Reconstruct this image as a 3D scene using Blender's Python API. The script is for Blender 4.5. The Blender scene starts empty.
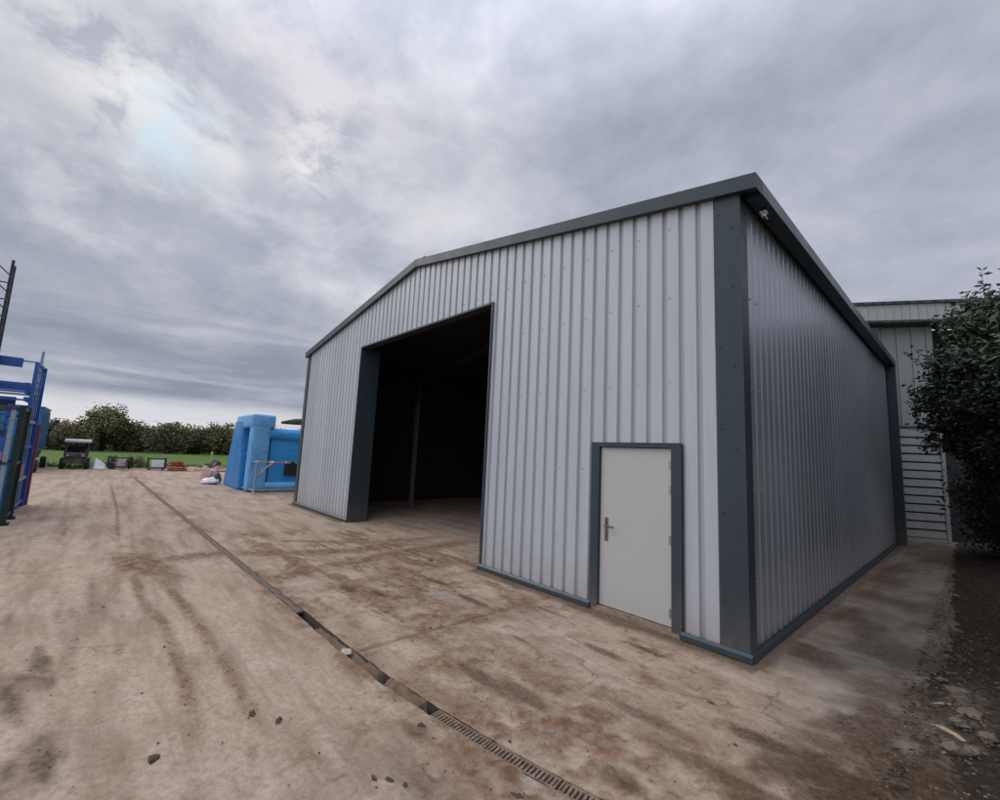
import bpy, math, random
import numpy as np
from mathutils import Vector, Matrix

random.seed(7); rng = np.random.default_rng(11)
scene = bpy.context.scene
COL = scene.collection
R = math.radians

# ------------------------------------------------------------------ materials
class NT:
    def __init__(s, name):
        s.m = bpy.data.materials.new(name); s.m.use_nodes = True
        s.t = s.m.node_tree; s.n = s.t.nodes; s.l = s.t.links
        s.b = s.n['Principled BSDF']
    def add(s, typ, **kw):
        n = s.n.new(typ)
        for k, v in kw.items():
            if k in n.inputs: n.inputs[k].default_value = v
            else: setattr(n, k, v)
        return n
    def link(s, a, b): s.l.new(a, b)
    def coord(s, kind='Object'): return s.add('ShaderNodeTexCoord').outputs[kind]
    def noise(s, vec, scale, detail=4, rough=.55, dist=0, mapscale=None):
        if mapscale:
            mp = s.add('ShaderNodeMapping'); mp.inputs['Scale'].default_value = mapscale
            s.link(vec, mp.inputs['Vector']); vec = mp.outputs[0]
        n = s.add('ShaderNodeTexNoise'); n.inputs['Scale'].default_value = scale
        n.inputs['Detail'].default_value = detail; n.inputs['Roughness'].default_value = rough
        n.inputs['Distortion'].default_value = dist
        s.link(vec, n.inputs['Vector']); return n.outputs['Fac']
    def ramp(s, fac, stops):
        r = s.add('ShaderNodeValToRGB'); cr = r.color_ramp
        while len(cr.elements) < len(stops): cr.elements.new(.5)
        for e, (p, c) in zip(cr.elements, stops):
            e.position = p; e.color = (c if len(c) == 4 else (*c, 1)) if hasattr(c, '__len__') else (c, c, c, 1)
        s.link(fac, r.inputs['Fac']); return r.outputs['Color']
    def mix(s, fac, a, b, mode='MIX'):
        n = s.add('ShaderNodeMix'); n.data_type = 'RGBA'; n.blend_type = mode
        for i, v in ((0, fac), (6, a), (7, b)):
            if isinstance(v, bpy.types.NodeSocket): s.link(v, n.inputs[i])
            elif hasattr(v, '__len__'): n.inputs[i].default_value = (*v, 1) if len(v) == 3 else v
            else: n.inputs[i].default_value = v
        return n.outputs[2]
    def math(s, op, a, b=0., c=0.):
        n = s.add('ShaderNodeMath'); n.operation = op
        for i, v in enumerate((a, b, c)):
            if isinstance(v, bpy.types.NodeSocket): s.link(v, n.inputs[i])
            else: n.inputs[i].default_value = v
        return n.outputs[0]
    def bump(s, h, strength=.3, dist=.02):
        b = s.add('ShaderNodeBump'); b.inputs['Strength'].default_value = strength; b.inputs['Distance'].default_value = dist
        s.link(h, b.inputs['Height']); s.link(b.outputs[0], s.b.inputs['Normal'])
    def setc(s, c):
        if isinstance(c, bpy.types.NodeSocket): s.link(c, s.b.inputs['Base Color'])
        else: s.b.inputs['Base Color'].default_value = (*c, 1)
    def rough(s, r):
        if isinstance(r, bpy.types.NodeSocket): s.link(r, s.b.inputs['Roughness'])
        else: s.b.inputs['Roughness'].default_value = r

def simple(name, c, rough=.6, metal=0., var=.25, scale=6., bump=0., dirt=None):
    t = NT(name); co = t.coord()
    n = t.noise(co, scale, 6, .6)
    lo = tuple(x*(1-var) for x in c); hi = tuple(min(1, x*(1+var)) for x in c)
    cc = t.ramp(n, [(.3, lo), (.7, hi)])
    if dirt:
        n2 = t.noise(co, scale*.5, 8, .7)
        cc = t.mix(t.ramp(n2, [(.45, 0), (.7, 1)]), cc, dirt)
    t.setc(cc); t.rough(t.ramp(t.noise(co, scale*3, 3), [(.3, rough*.85), (.7, min(1, rough*1.15))])); t.b.inputs['Metallic'].default_value = metal
    if bump: t.bump(t.noise(co, scale*4, 5), .5, bump)
    return t.m

# painted cladding, streaked and slightly dusty toward the ground
def cladding(name, c, rough, spec=.5, dust=.6, dustcol=(.30, .22, .16), bmp=.25, streak=1, coat=0):
    t = NT(name); co = t.coord('Object')
    st = t.noise(co, 2.2, 5, .6, 0, (3, 3, .18))
    bl = t.noise(co, .5, 4, .6)
    c0 = t.mix(t.math('MULTIPLY', t.ramp(st, [(.35, 0), (.7, 1)]), streak), tuple(x*.93 for x in c), tuple(x*1.04 for x in c))
    c0 = t.mix(t.math('MULTIPLY', t.ramp(bl, [(.4, 0), (.75, 1)]), .35), c0, tuple(x*.84 for x in c))
    sep = t.add('ShaderNodeSeparateXYZ'); t.link(t.add('ShaderNodeNewGeometry').outputs['Position'], sep.inputs[0])
    low = t.math('SUBTRACT', 1.0, t.math('DIVIDE', sep.outputs[2], .75)); low.node.use_clamp = True
    low = t.math('MULTIPLY', t.math('POWER', low, 1.6), t.math('MULTIPLY', t.ramp(t.noise(co, 9, 6, .7, 0, (1, 1, .5)), [(.3, .2), (.7, 1)]), dust))
    if name.startswith('pale'):
        wn = t.add('ShaderNodeTexWhiteNoise'); wn.noise_dimensions = '1D'; t.link(t.math('FLOOR', t.math('MULTIPLY', t.math('ADD', sep.outputs[0], sep.outputs[1]), 1.0)), wn.inputs['W'])
        c0 = t.mix(t.math('MULTIPLY', wn.outputs['Value'], .18), c0, (.10, .10, .11))
    if coat: t.b.inputs['Coat Weight'].default_value = coat; t.b.inputs['Coat Roughness'].default_value = .25
    t.setc(t.mix(low, c0, dustcol))
    t.rough(t.ramp(t.noise(co, 3, 5), [(.3, rough*.85), (.7, rough*1.2)]))
    t.b.inputs['Specular IOR Level'].default_value = spec
    if bmp: t.bump(t.noise(co, 1.6, 3, .5, 0, (1, 1, .6)), bmp, .012)
    return t.m

M = {}
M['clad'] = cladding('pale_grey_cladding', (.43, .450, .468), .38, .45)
M['clad_shaded'] = cladding('pale_grey_cladding_shaded', (.25, .265, .295), .34, .9, .3, bmp=0, coat=.7)  # front sheet again, with shade and dark shrub reflections put into its colour
M['slate'] = cladding('slate_blue_trim', (.034, .048, .055), .42, .3, .3)
M['gutter'] = cladding('slate_gutter', (.040, .058, .066), .35, .4, 0)
M['roof'] = simple('grey_roof_sheet', (.22, .24, .26), .5)
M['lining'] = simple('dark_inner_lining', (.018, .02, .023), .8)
M['post_in'] = simple('dusty_primer_steel', (.10, .10, .10), .7)
M['dark_steel'] = simple('dark_steel', (.055, .055, .058), .7)
M['steel_in'] = simple('grey_primer_steel', (.22, .22, .22), .7)
M['door'] = cladding('off_white_door', (.46, .455, .43), .45, .4, .25, streak=0)
M['handle'] = simple('worn_satin_steel', (.16, .14, .12), .35, .8)
M['hinge'] = simple('dull_steel', (.30, .30, .30), .4, .7)
M['seal'] = simple('black_rubber', (.012, .012, .013), .8)
M['threshold'] = simple('brick_red_threshold', (.25, .17, .13), .9, 0, .3, 20)
M['iron'] = simple('rusty_cast_iron', (.16, .115, .085), .8, .1, .4, 25, .004, (.30, .22, .16))
M['silt'] = simple('damp_silt', (.17, .112, .070), .95, 0, .4, 14, .02, (.06, .04, .028))
M['channel'] = simple('old_channel_concrete', (.06, .042, .03), .9, 0, .3, 10, .01)
M['clod'] = simple('dark_mud_clod', (.085, .055, .035), .95, 0, .45, 30, .01)
M['stone'] = simple('pale_stone', (.42, .37, .31), .85, 0, .25, 18, .006)
M['rubble'] = simple('dusty_rubble', (.20, .16, .12), .95, 0, .45, 22, .01, (.12, .09, .06))
M['wood'] = simple('splintered_wood', (.42, .31, .17), .8, 0, .35, 30, .004)
M['blue'] = simple('blue_paint', (.012, .10, .40), .45, 0, .25, 4, 0, (.02, .06, .20))
M['navy'] = simple('navy_paint', (.01, .022, .085), .5)
M['galv'] = simple('galvanised_tube', (.26, .32, .38), .4, .6, .2, 12)
M['green'] = simple('dark_green_paint', (.004, .016, .013), .75, 0, .4, 8)
M['blackst'] = simple('blackened_steel', (.02, .023, .027), .5, .3, .4, 14, 0, (.09, .10, .11))
M['maroon'] = simple('maroon_paint', (.16, .012, .04), .5)
M['pink'] = simple('faded_pink_print', (.42, .11, .22), .6)
M['whitep'] = simple('grubby_white_plastic', (.66, .66, .66), .5, 0, .12)
M['red'] = simple('weathered_red_paint', (.36, .06, .035), .6, 0, .35, 8)
M['redwhite'] = simple('faded_red_stuff', (.42, .20, .16), .8, 0, .5, 9, 0, (.55, .5, .46))
M['tyre'] = simple('tyre_rubber', (.018, .018, .018), .85)
M['mach'] = simple('dark_machine_parts', (.05, .045, .04), .6, .2, .6, 5, .01, (.14, .12, .10))
M['pinkwhite'] = simple('pinkish_white_board', (.60, .53, .53), .6, 0, .1)
M['yellow'] = simple('yellow_marker_paint', (.42, .46, .12), .6)
M['olivetarp'] = simple('olive_tarpaulin', (.07, .085, .035), .8)
def pvc(name, c):
    t = NT(name); co = t.coord()
    n = t.noise(co, 1.2, 5, .6)
    t.setc(t.ramp(n, [(.3, tuple(x*.75 for x in c)), (.7, tuple(min(1, x*1.2) for x in c))])); t.rough(.38)
    t.bump(t.noise(co, 2.2, 4, .6, .6), .7, .09); return t.m
M['inf'] = pvc('sky_blue_pvc', (.03, .28, .60)); M['inf_light'] = pvc('pale_blue_pvc', (.12, .35, .62)); M['inf_dark'] = pvc('mid_blue_pvc', (.012, .18, .46))
M['cont'] = simple('teal_blue_container_paint', (.02, .13, .24), .5, 0, .25, 2)

def leafmat(name, dark, light, rough=.5, trans=0.):
    t = NT(name)
    a = t.add('ShaderNodeAttribute'); a.attribute_name = 'var'
    t.setc(t.ramp(a.outputs['Fac'], [(.0, dark), (.75, light), (1., tuple(x*1.5 for x in light))])); t.rough(rough)
    return t.m
M['laurel'] = leafmat('laurel_leaf', (.008, .014, .006), (.030, .045, .017), .42)
M['hedge'] = leafmat('hedge_leaf', (.045, .058, .02), (.20, .205, .075), .85)
M['hedge_brown'] = leafmat('bare_hedge_twig', (.06, .055, .03), (.22, .19, .10), .9)
M['hedge_dark'] = leafmat('dark_hedge_leaf', (.025, .032, .017), (.10, .11, .05), .85)
M['bark'] = simple('bark', (.035, .028, .022), .9, 0, .4, 12, .01)
M['blade'] = leafmat('grass_blade', (.05, .10, .015), (.13, .24, .035), .7)

# ------------------------------------------------------------------ mesh helpers
class MB:
    def __init__(s): s.v = []; s.f = []
    def add(s, vs, fs):
        o = len(s.v); s.v += [tuple(map(float, v)) for v in vs]; s.f += [tuple(i+o for i in f) for f in fs]; return s
    def quad(s, a, b, c, d): return s.add([a, b, c, d], [(0, 1, 2, 3)])
    def box(s, x0, x1, y0, y1, z0, z1, bev=0.):
        if bev <= 0:
            return s.add([(x0,y0,z0),(x1,y0,z0),(x1,y1,z0),(x0,y1,z0),(x0,y0,z1),(x1,y0,z1),(x1,y1,z1),(x0,y1,z1)],
                         [(3,2,1,0),(4,5,6,7),(0,1,5,4),(1,2,6,5),(2,3,7,6),(3,0,4,7)])
        vs = []; b = bev
        rings = [(z0, b), (z0+b, 0), (z1-b, 0), (z1, b)]
        for z, i in rings:
            c = b
            for (px, py) in ((x0+i+c*.0+ (c if not i else 0), y0+i), (x1-i-(c if not i else 0), y0+i), (x1-i, y0+i+(c if not i else 0)), (x1-i, y1-i-(c if not i else 0)),
                             (x1-i-(c if not i else 0), y1-i), (x0+i+(c if not i else 0), y1-i), (x0+i, y1-i-(c if not i else 0)), (x0+i, y0+i+(c if not i else 0))):
                vs.append((px, py, z))
        fs = [tuple(range(7, -1, -1)), tuple(range(24, 32))]
        for r in range(3):
            for k in range(8): fs.append((r*8+k, r*8+(k+1) % 8, r*8+8+(k+1) % 8, r*8+8+k))
        return s.add(vs, fs)
    def bar(s, a, b, w, h=None, up=(0, 0, 1)):
        h = h or w; a = Vector(a); b = Vector(b); d = (b-a).normalized()
        u = Vector(up); 
        if abs(d.dot(u)) > .95: u = Vector((1, 0, 0))
        x = d.cross(u).normalized()*w/2; y = x.cross(d).normalized()*h/2
        vs = [p+q for p in (a, b) for q in (-x-y, x-y, x+y, -x+y)]
        return s.add(vs, [(0,1,2,3),(7,6,5,4),(0,4,5,1),(1,5,6,2),(2,6,7,3),(3,7,4,0)])
    def tube(s, pts, r, n=8, cap=True):
        pts = [Vector(p) for p in pts]; rr = r if hasattr(r, '__len__') else [r]*len(pts)
        vs = []; 
        for i, p in enumerate(pts):
            d = (pts[min(i+1, len(pts)-1)]-pts[max(i-1, 0)]).normalized()
            u = Vector((0, 0, 1)) if abs(d.z) < .9 else Vector((1, 0, 0))
            x = d.cross(u).normalized(); y = x.cross(d)
            for k in range(n):
                a = 2*math.pi*k/n; vs.append(p+(x*math.cos(a)+y*math.sin(a))*rr[i])
        fs = [(i*n+k, i*n+n+k, i*n+n+(k+1) % n, i*n+(k+1) % n) for i in range(len(pts)-1) for k in range(n)]
        if cap: fs += [tuple(range(n)), tuple(reversed(range((len(pts)-1)*n, len(pts)*n)))]
        return s.add(vs, fs)
    def disc_wheel(s, c, r, w, n=20, axis='y'):
        a = Vector((0, w/2, 0)) if axis == 'y' else Vector((w/2, 0, 0))
        c = Vector(c)
        return s.tube([c-a, c-a*.8, c+a*.8, c+a], [r*.9, r, r, r*.9], n)

def make(name, geo, mat, parent=None, smooth=False, origin=None):
    """One mesh object; geo in world coordinates, vertices stored relative to origin / parent's world location."""
    v = np.array(geo.v, dtype=float).reshape(-1, 3)
    base = np.zeros(3); loc = (0, 0, 0)
    if parent is not None: base = np.array(parent['_o'][:])
    elif origin is not None: base = np.array(origin, float); loc = tuple(origin)
    me = bpy.data.meshes.new(name); me.from_pydata((v-base).tolist(), [], geo.f); me.update()
    if smooth: me.polygons.foreach_set('use_smooth', [True]*len(me.polygons))
    o = bpy.data.objects.new(name, me); COL.objects.link(o); me.materials.append(mat)
    o['_o'] = [float(x) for x in base]
    if parent is not None: o.parent = parent
    else: o.location = loc
    return o
def tag(o, label, cat, group=None):
    o['label'] = label; o['category'] = cat
    if group: o['group'] = group
    return o
def thing(name, loc, label, cat, group=None):
    o = bpy.data.objects.new(name, None); COL.objects.link(o); o.location = loc; o.empty_display_size = .2
    o['_o'] = [float(x) for x in loc]; return tag(o, label, cat, group)
def struct(name, geo, mat, smooth=False):
    o = make(name, geo, mat, None, smooth); o['kind'] = 'structure'; return o
def dup(root, loc, rotz=None, label=None, scale=None):
    r = root.copy(); COL.objects.link(r); r.location = loc
    if rotz is not None: r.rotation_euler = (r.rotation_euler[0], r.rotation_euler[1], rotz)
    if scale is not None: r.scale = scale
    if label: r['label'] = label
    for ch in list(root.children):
        c = ch.copy(); COL.objects.link(c); c.parent = r
        for g in list(ch.children):
            d = g.copy(); COL.objects.link(d); d.parent = c
    return r
def bevel(o, w=.01, seg=2):
    m = o.modifiers.new('bevel', 'BEVEL'); m.width = w; m.segments = seg; m.limit_method = 'ANGLE'; m.angle_limit = R(40); return o

# ------------------------------------------------------------------ numpy noise
_T = rng.random((256, 256))
def vnoise(x, y):
    xi = np.floor(x).astype(int); yi = np.floor(y).astype(int); fx = x-xi; fy = y-yi
    fx = fx*fx*(3-2*fx); fy = fy*fy*(3-2*fy)
    a = _T[xi % 256, yi % 256]; b = _T[(xi+1) % 256, yi % 256]; c = _T[xi % 256, (yi+1) % 256]; d = _T[(xi+1) % 256, (yi+1) % 256]
    return (a*(1-fx)+b*fx)*(1-fy)+(c*(1-fx)+d*fx)*fy
def fbm(x, y, o=4, g=.5):
    s = 0; a = 1; n = 0
    for i in range(o):
        s = s+a*vnoise(x*2**i+17.3*i, y*2**i+5.1*i); n += a; a *= g
    return s/n
def sstep(a, b, x):
    t = np.clip((x-a)/(b-a), 0, 1); return t*t*(3-2*t)
def segdist(X, Y, pts):
    d = np.full(X.shape, 1e9); tt = np.zeros(X.shape)
    for i, ((x0, y0), (x1, y1)) in enumerate(zip(pts[:-1], pts[1:])):
        dx, dy = x1-x0, y1-y0; L = dx*dx+dy*dy+1e-9
        t = np.clip(((X-x0)*dx+(Y-y0)*dy)/L, 0, 1)
        dd = np.hypot(X-x0-t*dx, Y-y0-t*dy); m = dd < d; d = np.where(m, dd, d); tt = np.where(m, i+t, tt)
    return d, tt/(len(pts)-1)

# ------------------------------------------------------------------ drain line
def yc(x):
    x = np.asarray(x, float)
    return -2.86+.021*(np.minimum(x, 3)+2.4)+.040*np.clip(x+2.4, 0, 2.8)**2
DW = .052      # half width of the slot

# ------------------------------------------------------------------ yard
def axis(lo, hi, c, a, b, fixed=()):
    pts = [c]; 
    while pts[-1] < hi: pts.append(pts[-1]+a+b*abs(pts[-1]-c))
    q = [c]
    while q[-1] > lo: q.append(q[-1]-a-b*abs(q[-1]-c))
    return np.array(sorted(set(q[1:]+pts)))
XE = -33.2
xs = axis(-33.2, 7.0, .6, .020, .0125); xs = xs[(xs > XE) & (xs < 7)]; xs = np.concatenate([[XE], xs, [7.]])
ya = axis(-30, 0, -3.1, .020, .02); ya = ya[(ya > -30) & (ya < -2.95)]
yb = np.arange(-2.75, 1.2, .028); ycx = 1.2+np.cumsum(.03+.03*np.arange(60)); ycx = ycx[ycx < 26]
ys = np.concatenate([[-30], ya[:-1], [-2.86-DW-.035, -2.86-DW, -2.86+DW, -2.86+DW+.035], yb, ycx, [26.]])
ys = np.array(sorted(set(np.round(ys, 4))))
X, Y = np.meshgrid(xs, ys, indexing='ij')
w = 1-sstep(.3, 2.0, np.abs(Y+2.86)); Yw = Y+(yc(X)+2.86)*w
SL = np.abs(Y+2.86)
def dirt_masks(X, Y, Yd):
    """mud = loose brown dirt, dark = damp stain / moss, lite = scoured pale cement"""
    n1 = fbm(X*.7, Y*.7, 5); n2 = fbm(X*2.4+9, Y*2.4, 5, .6); n3 = fbm(X*9, Y*9+4, 4, .6)
    ns = fbm(X*.9, Y*7, 5, .6)          # grain drawn along x
    ny = fbm((X+.35*Y)*6, Y*1.2, 5, .6)
    mud = np.zeros(X.shape); dark = np.zeros(X.shape); lite = np.zeros(X.shape)
    def blob(arr, x, y, rx, ry, amt, th=0., soft=.5):
        c, s = math.cos(th), math.sin(th); u = ((X-x)*c+(Y-y)*s)/rx; v = (-(X-x)*s+(Y-y)*c)/ry
        d = np.sqrt(u*u+v*v)+(n2-.5)*1.5+(n3-.5)*.8
        np.maximum(arr, amt*(1-sstep(1-soft, 1+soft, d)), out=arr)
    def track(arr, pts, wd, amt, fade=True, brk=.35):
        d, t = segdist(X, Y, pts); a = amt*(1-sstep(wd*.25, wd, d+(n3-.5)*wd*.9))*sstep(brk-.12, brk+.18, n2*.6+n3*.4)
        if fade: a = a*sstep(0, .08, t)*(1-sstep(.85, 1, t))
        np.maximum(arr, a, out=arr)
    # between drain and shed: loose mud, thicker by the door side
    reg = sstep(-2.85, -2.5, Yd)*(1-sstep(-.35, .1, Yd))*sstep(-7, -3.0, X)
    mud = np.maximum(mud, reg*sstep(.42, .66, n1*.45+n2*.35+n3*.2)*.95)
    reg2 = sstep(-1.7, -.8, X)*(1-sstep(.5, 1.4, X))*(1-sstep(-2.0, -1.0, Yd))*sstep(-3.3, -2.9, Yd)
    mud = np.maximum(mud, reg2*sstep(.34, .56, n2*.5+n3*.5)*.85)
    mud = np.maximum(mud, (1-sstep(.05, .35, np.abs(Yd-yc(X))))*sstep(.4, .62, n2)*.8)
    far = (1-sstep(-8, -5, X))*sstep(-6, -3, Y)
    mud = np.maximum(mud, far*sstep(.5, .75, n1*.6+ns*.4)*.4)
    for p in [(-7.1, -4.1, .9, .28, .95), (-6.3, -3.95, .7, .22, .85), (-8.4, -3.85, .8, .15, .4)]: blob(mud, *p, th=.1)
    track(mud, [(-6.87, -3.97), (-7.0, -3.1), (-6.6, -2.4), (-6.1, -1.2), (-6.3, .8)], .36, .95)
    track(mud, [(-4.83, -3.0), (-5.2, -2.36), (-5.5, -.6), (-5.85, 1.6)], .33, .95)
    track(mud, [(-8.9, -2.5), (-7.5, -1.9), (-6.6, -.6), (-6.4, 1.5)], .18, .9)
    track(mud, [(-4.2, -2.6), (-4.3, -1.4), (-4.6, .5)], .28, .8)
    rg = sstep(-2.9, -2.4, Y)*(1-sstep(-.2, .8, Y))*sstep(-9.5, -8, X)*(1-sstep(-3.2, -2.2, X)); mud = np.maximum(mud, rg*sstep(.50, .60, fbm(X*1.3+40, Y*4.5+7, 5, .62))*.85)
    # wheel tracks on the left
    for pts in ([(-7.3, -4.21), (-4.96, -4.18), (-3.94, -4.04), (-2.47, -4.05), (-1.56, -4.1)], [(-5.81, -3.97), (-4.56, -3.83), (-3.52, -3.79), (-2.58, -3.76), (-1.3, -3.77)]):
        track(mud, pts, .075, .8, brk=.36)
    for pts in ([(-6.23, -4.93), (-4.35, -4.79), (-2.82, -4.68)], [(-5.94, -4.79), (-4.05, -4.68), (-2.82, -4.69)], [(-6.45, -4.61), (-3.81, -4.54)], [(-20, -5.3), (-12, -5.1), (-8, -4.9)], [(-22, -4.2), (-13, -4.2), (-8, -4.3)], [(-9.5, -5.6), (-6, -5.3), (-4.2, -5.1)]):
        track(dark, pts, .05, .5, brk=.38)
    fan = sstep(-3.2, -3.6, Y)*sstep(.53, .70, fbm(X*.35, (Y+.03*X)*11, 5, .6))*.13; dark = np.maximum(dark, fan)
    # dark moss at the left
    for p in [(-3.5, -4.86, .5, .06, 1, .12), (-3.0, -4.95, .45, .07, 1, .1), (-2.1, -4.78, .28, .08, 1, .1), (-1.95, -4.88, .25, .06, 1, 0), (-3.2, -5.3, .6, .2, .7, 0)]: blob(dark, *p[:5], th=p[5])
    brush = .25+.45*sstep(.38, .58, fbm(X*1.4, (Y-.12*X)*22, 5, .65)); dark = np.where(Y < -4.5, dark*brush, dark)
    for p in [(-3.64, -1.9, .22, .05, .6), (-4.03, -2.12, .2, .05, .6), (-3.65, -.98, .25, .06, .7), (-2.85, -1.07, .3, .06, .6), (-2.0, -.55, .2, .03, .5),
              (-1.63, -1.41, .16, .05, .5), (-1.3, -2.2, .28, .07, .55), (-.95, -2.1, .2, .07, .5), (-1.01, -.94, .2, .045, .55), (-.7, -.57, .22, .04, .6), (.55, -1.22, .26, .09, .75), (.9, .42, .22, .3, .7),
              (.07, -2.3, .12, .07, .5), (-.1, -1.6, .3, .06, .4), (.6, -1.8, .5, .08, .5), (.85, -.9, .3, .12, .6), (-1.05, -3.0, .12, .06, .4), (-.4, -3.2, .5, .12, .35)]: blob(dark, *p)
    # muddy right side by the soil
    reg = sstep(.55, 1.25, X+(n2-.5)*.9-.12*np.clip(Y, -2, 1))*(1-sstep(2., 6., Y)*.6)
    dark = np.maximum(dark, reg*sstep(.3, .6, n2*.6+n3*.4)*.95)
    reg = sstep(.0, .25, X)*sstep(.1, .6, Y); dark = np.maximum(dark, reg*sstep(.42, .62, fbm(X*1.1+3, Y*1.3, 5, .6))*.7)
    dark = np.maximum(dark, reg*.18)
    # damp strip under the cladding line
    reg = (1-sstep(.02, .22, np.abs(Yd+.08)+(n2-.5)*.2))*(X < 0.1)*(X > -13.1)*((X < -9.05) | (X > -3.95)); dark = np.maximum(dark, reg*.6)
    reg = (1-sstep(.06, .16, np.abs(X-.07)+(n2-.5)*.12))*(Y > -.1); dark = np.maximum(dark, reg*.5)
    for p in [(-3.34, -1.79, .4, .2, .8), (-3.2, -1.28, .45, .14, .9), (.12, .45, .10, .35, .9), (.12, 1.6, .09, .4, .6), (.1, 3.5, .08, .5, .6), (-.1, -.35, .4, .12, .45), (.16, 8.6, .2, .9, .7), (-1.6, -1.1, .5, .3, .35), (-.9, -1.35, .5, .1, .3)]: blob(lite, *p)
    # tread prints
    for cx, cy in ((-1.85, -1.6), (-1.55, -1.70), (-1.30, -1.78)):
        d = np.hypot(X-cx, Y-cy); st = .5+.5*np.sin(((X-cx)*.5+(Y-cy)*.9)*95)
        np.maximum(mud, .75*(1-sstep(.10, .17, d))*st, out=mud)
    return mud, dark, lite, n2, n3, ns
mud, dark, lite, n2, n3, ns = dirt_masks(X, Yw, Yw)
dist = np.hypot(X-1.6, Yw+4.7)
joint = np.exp(-((X+2.35+.04*(n2-.5))/.012)**2)*(Yw > yc(X))*(Yw < .0)
joint = np.maximum(joint, .7*np.exp(-((X+8.6)/.02)**2)); joint = np.maximum(joint, .6*np.exp(-((X+14.8)/.03)**2))
Z = (n3-.5)*.006+(n2-.5)*.012+mud*(.006+.018*(n3-.35))*(mud > .05)-joint*.010
Z = np.where(dist > 9, Z*.4, Z)
Z = np.where((X < -.02) & (Yw > -.02), (n2-.5)*.006, Z)
Z[:, :] -= np.clip(1-np.abs(SL-DW)/.03, 0, 1)*.004*(n3 > .45)
nx, ny = X.shape
V = np.stack([X, Yw, Z], -1).reshape(-1, 3)
I = np.arange(nx*ny).reshape(nx, ny)
F = np.stack([I[:-1, :-1], I[1:, :-1], I[1:, 1:], I[:-1, 1:]], -1)
j0 = np.argmin(np.abs(ys-(-2.86-DW))); keep = np.ones(F.shape[:2], bool)
keep[(xs[:-1] > -24.9) & (xs[1:] < 3.0), j0] = False
F = F[keep].reshape(-1, 4)
def np_mesh(name, V, F, mat, smooth=True, attrs=None):
    me = bpy.data.meshes.new(name); me.vertices.add(len(V)); me.vertices.foreach_set('co', V.astype(np.float32).ravel())
    k = F.shape[1]; me.loops.add(F.size); me.loops.foreach_set('vertex_index', F.astype(np.int32).ravel())
    me.polygons.add(len(F)); me.polygons.foreach_set('loop_start', np.arange(0, F.size, k, dtype=np.int32)); me.polygons.foreach_set('loop_total', np.full(len(F), k, dtype=np.int32))
    me.update(calc_edges=True)
    me.polygons.foreach_set('use_smooth', np.full(len(F), smooth))
    for n, a in (attrs or {}).items():
        at = me.attributes.new(n, 'FLOAT', 'POINT'); at.data.foreach_set('value', a.astype(np.float32).ravel())
    me.materials.append(mat); o = bpy.data.objects.new(name, me); COL.objects.link(o); o['_o'] = [0., 0., 0.]; return o

redm = np.maximum(.8*np.exp(-(((X+.05)/.05)**2+((Yw+2.14)/.03)**2)), .45*np.exp(-(((X+.04)/.07)**2+((Yw+2.38)/.035)**2)))*(n3 > .42)
t = NT('worn_yard_concrete'); co = t.coord()
def att(t, n): a = t.add('ShaderNodeAttribute'); a.attribute_name = n; return a.outputs['Fac']
big = t.noise(co, .35, 5, .6); med = t.noise(co, 2.6, 7, .65, .3); fine = t.noise(co, 21, 8, .8, .3); grit = t.noise(co, 140, 3, .7)
streak = t.noise(co, 1.0, 7, .66, .2, (.55, 3.2, 1))
base = t.ramp(med, [(.28, (.385, .293, .218)), (.50, (.475, .374, .289)), (.72, (.56, .455, .36))])
base = t.mix(t.ramp(big, [(.38, 0), (.66, .55)]), base, (.45, .325, .220))
base = t.mix(t.math('MULTIPLY', t.ramp(streak, [(.45, 0), (.62, 1)]), .55), base, (.22, .145, .095))
base = t.mix(t.ramp(fine, [(.38, .5), (.56, 0)]), base, (.20, .14, .10))
blt = t.noise(co, 4.5, 8, .72, .8)
base = t.mix(t.math('MULTIPLY', t.ramp(blt, [(.55, 0), (.64, .75)]), att(t, 'rgh')), base, (.20, .125, .080))
base = t.mix(t.math('MULTIPLY', t.ramp(blt, [(.34, .5), (.42, 0)]), att(t, 'rgh')), base, (.55, .46, .385))
base = t.mix(t.ramp(grit, [(.60, 0), (.72, .5)]), base, (.56, .48, .42))
base = t.mix(t.ramp(grit, [(.28, .5), (.38, 0)]), base, (.12, .085, .06))
base = t.mix(t.math('MULTIPLY', att(t, 'lite'), .6), base, (.47, .42, .37))
mudc = t.ramp(t.noise(co, 12, 7, .75), [(.3, (.075, .038, .018)), (.5, (.175, .092, .046)), (.68, (.32, .19, .108))])
base = t.mix(t.math('MULTIPLY', att(t, 'mud'), t.ramp(t.noise(co, 7.5, 8, .72, .4), [(.36, .35), (.56, 1)])), base, mudc)
darkc = t.ramp(t.noise(co, 18, 6, .7), [(.3, (.036, .022, .011)), (.7, (.115, .072, .040))])
dk = t.math('MULTIPLY', att(t, 'dark'), t.ramp(t.noise(co, 30, 6, .75), [(.3, .45), (.6, 1)]))
base = t.mix(dk, base, darkc)
vo = t.add('ShaderNodeTexVoronoi'); vo.feature = 'DISTANCE_TO_EDGE'; vo.inputs['Scale'].default_value = .42
wv_ = t.add('ShaderNodeVectorMath'); wv_.operation = 'ADD'; nn_ = t.add('ShaderNodeTexNoise'); nn_.inputs['Scale'].default_value = 2.2; nn_.inputs['Detail'].default_value = 8; t.link(co, nn_.inputs['Vector'])
sc_ = t.add('ShaderNodeVectorMath'); sc_.operation = 'SCALE'; sc_.inputs['Scale'].default_value = .45; t.link(nn_.outputs['Color'], sc_.inputs[0]); t.link(co, wv_.inputs[0]); t.link(sc_.outputs[0], wv_.inputs[1]); t.link(wv_.outputs[0], vo.inputs['Vector'])
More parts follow.
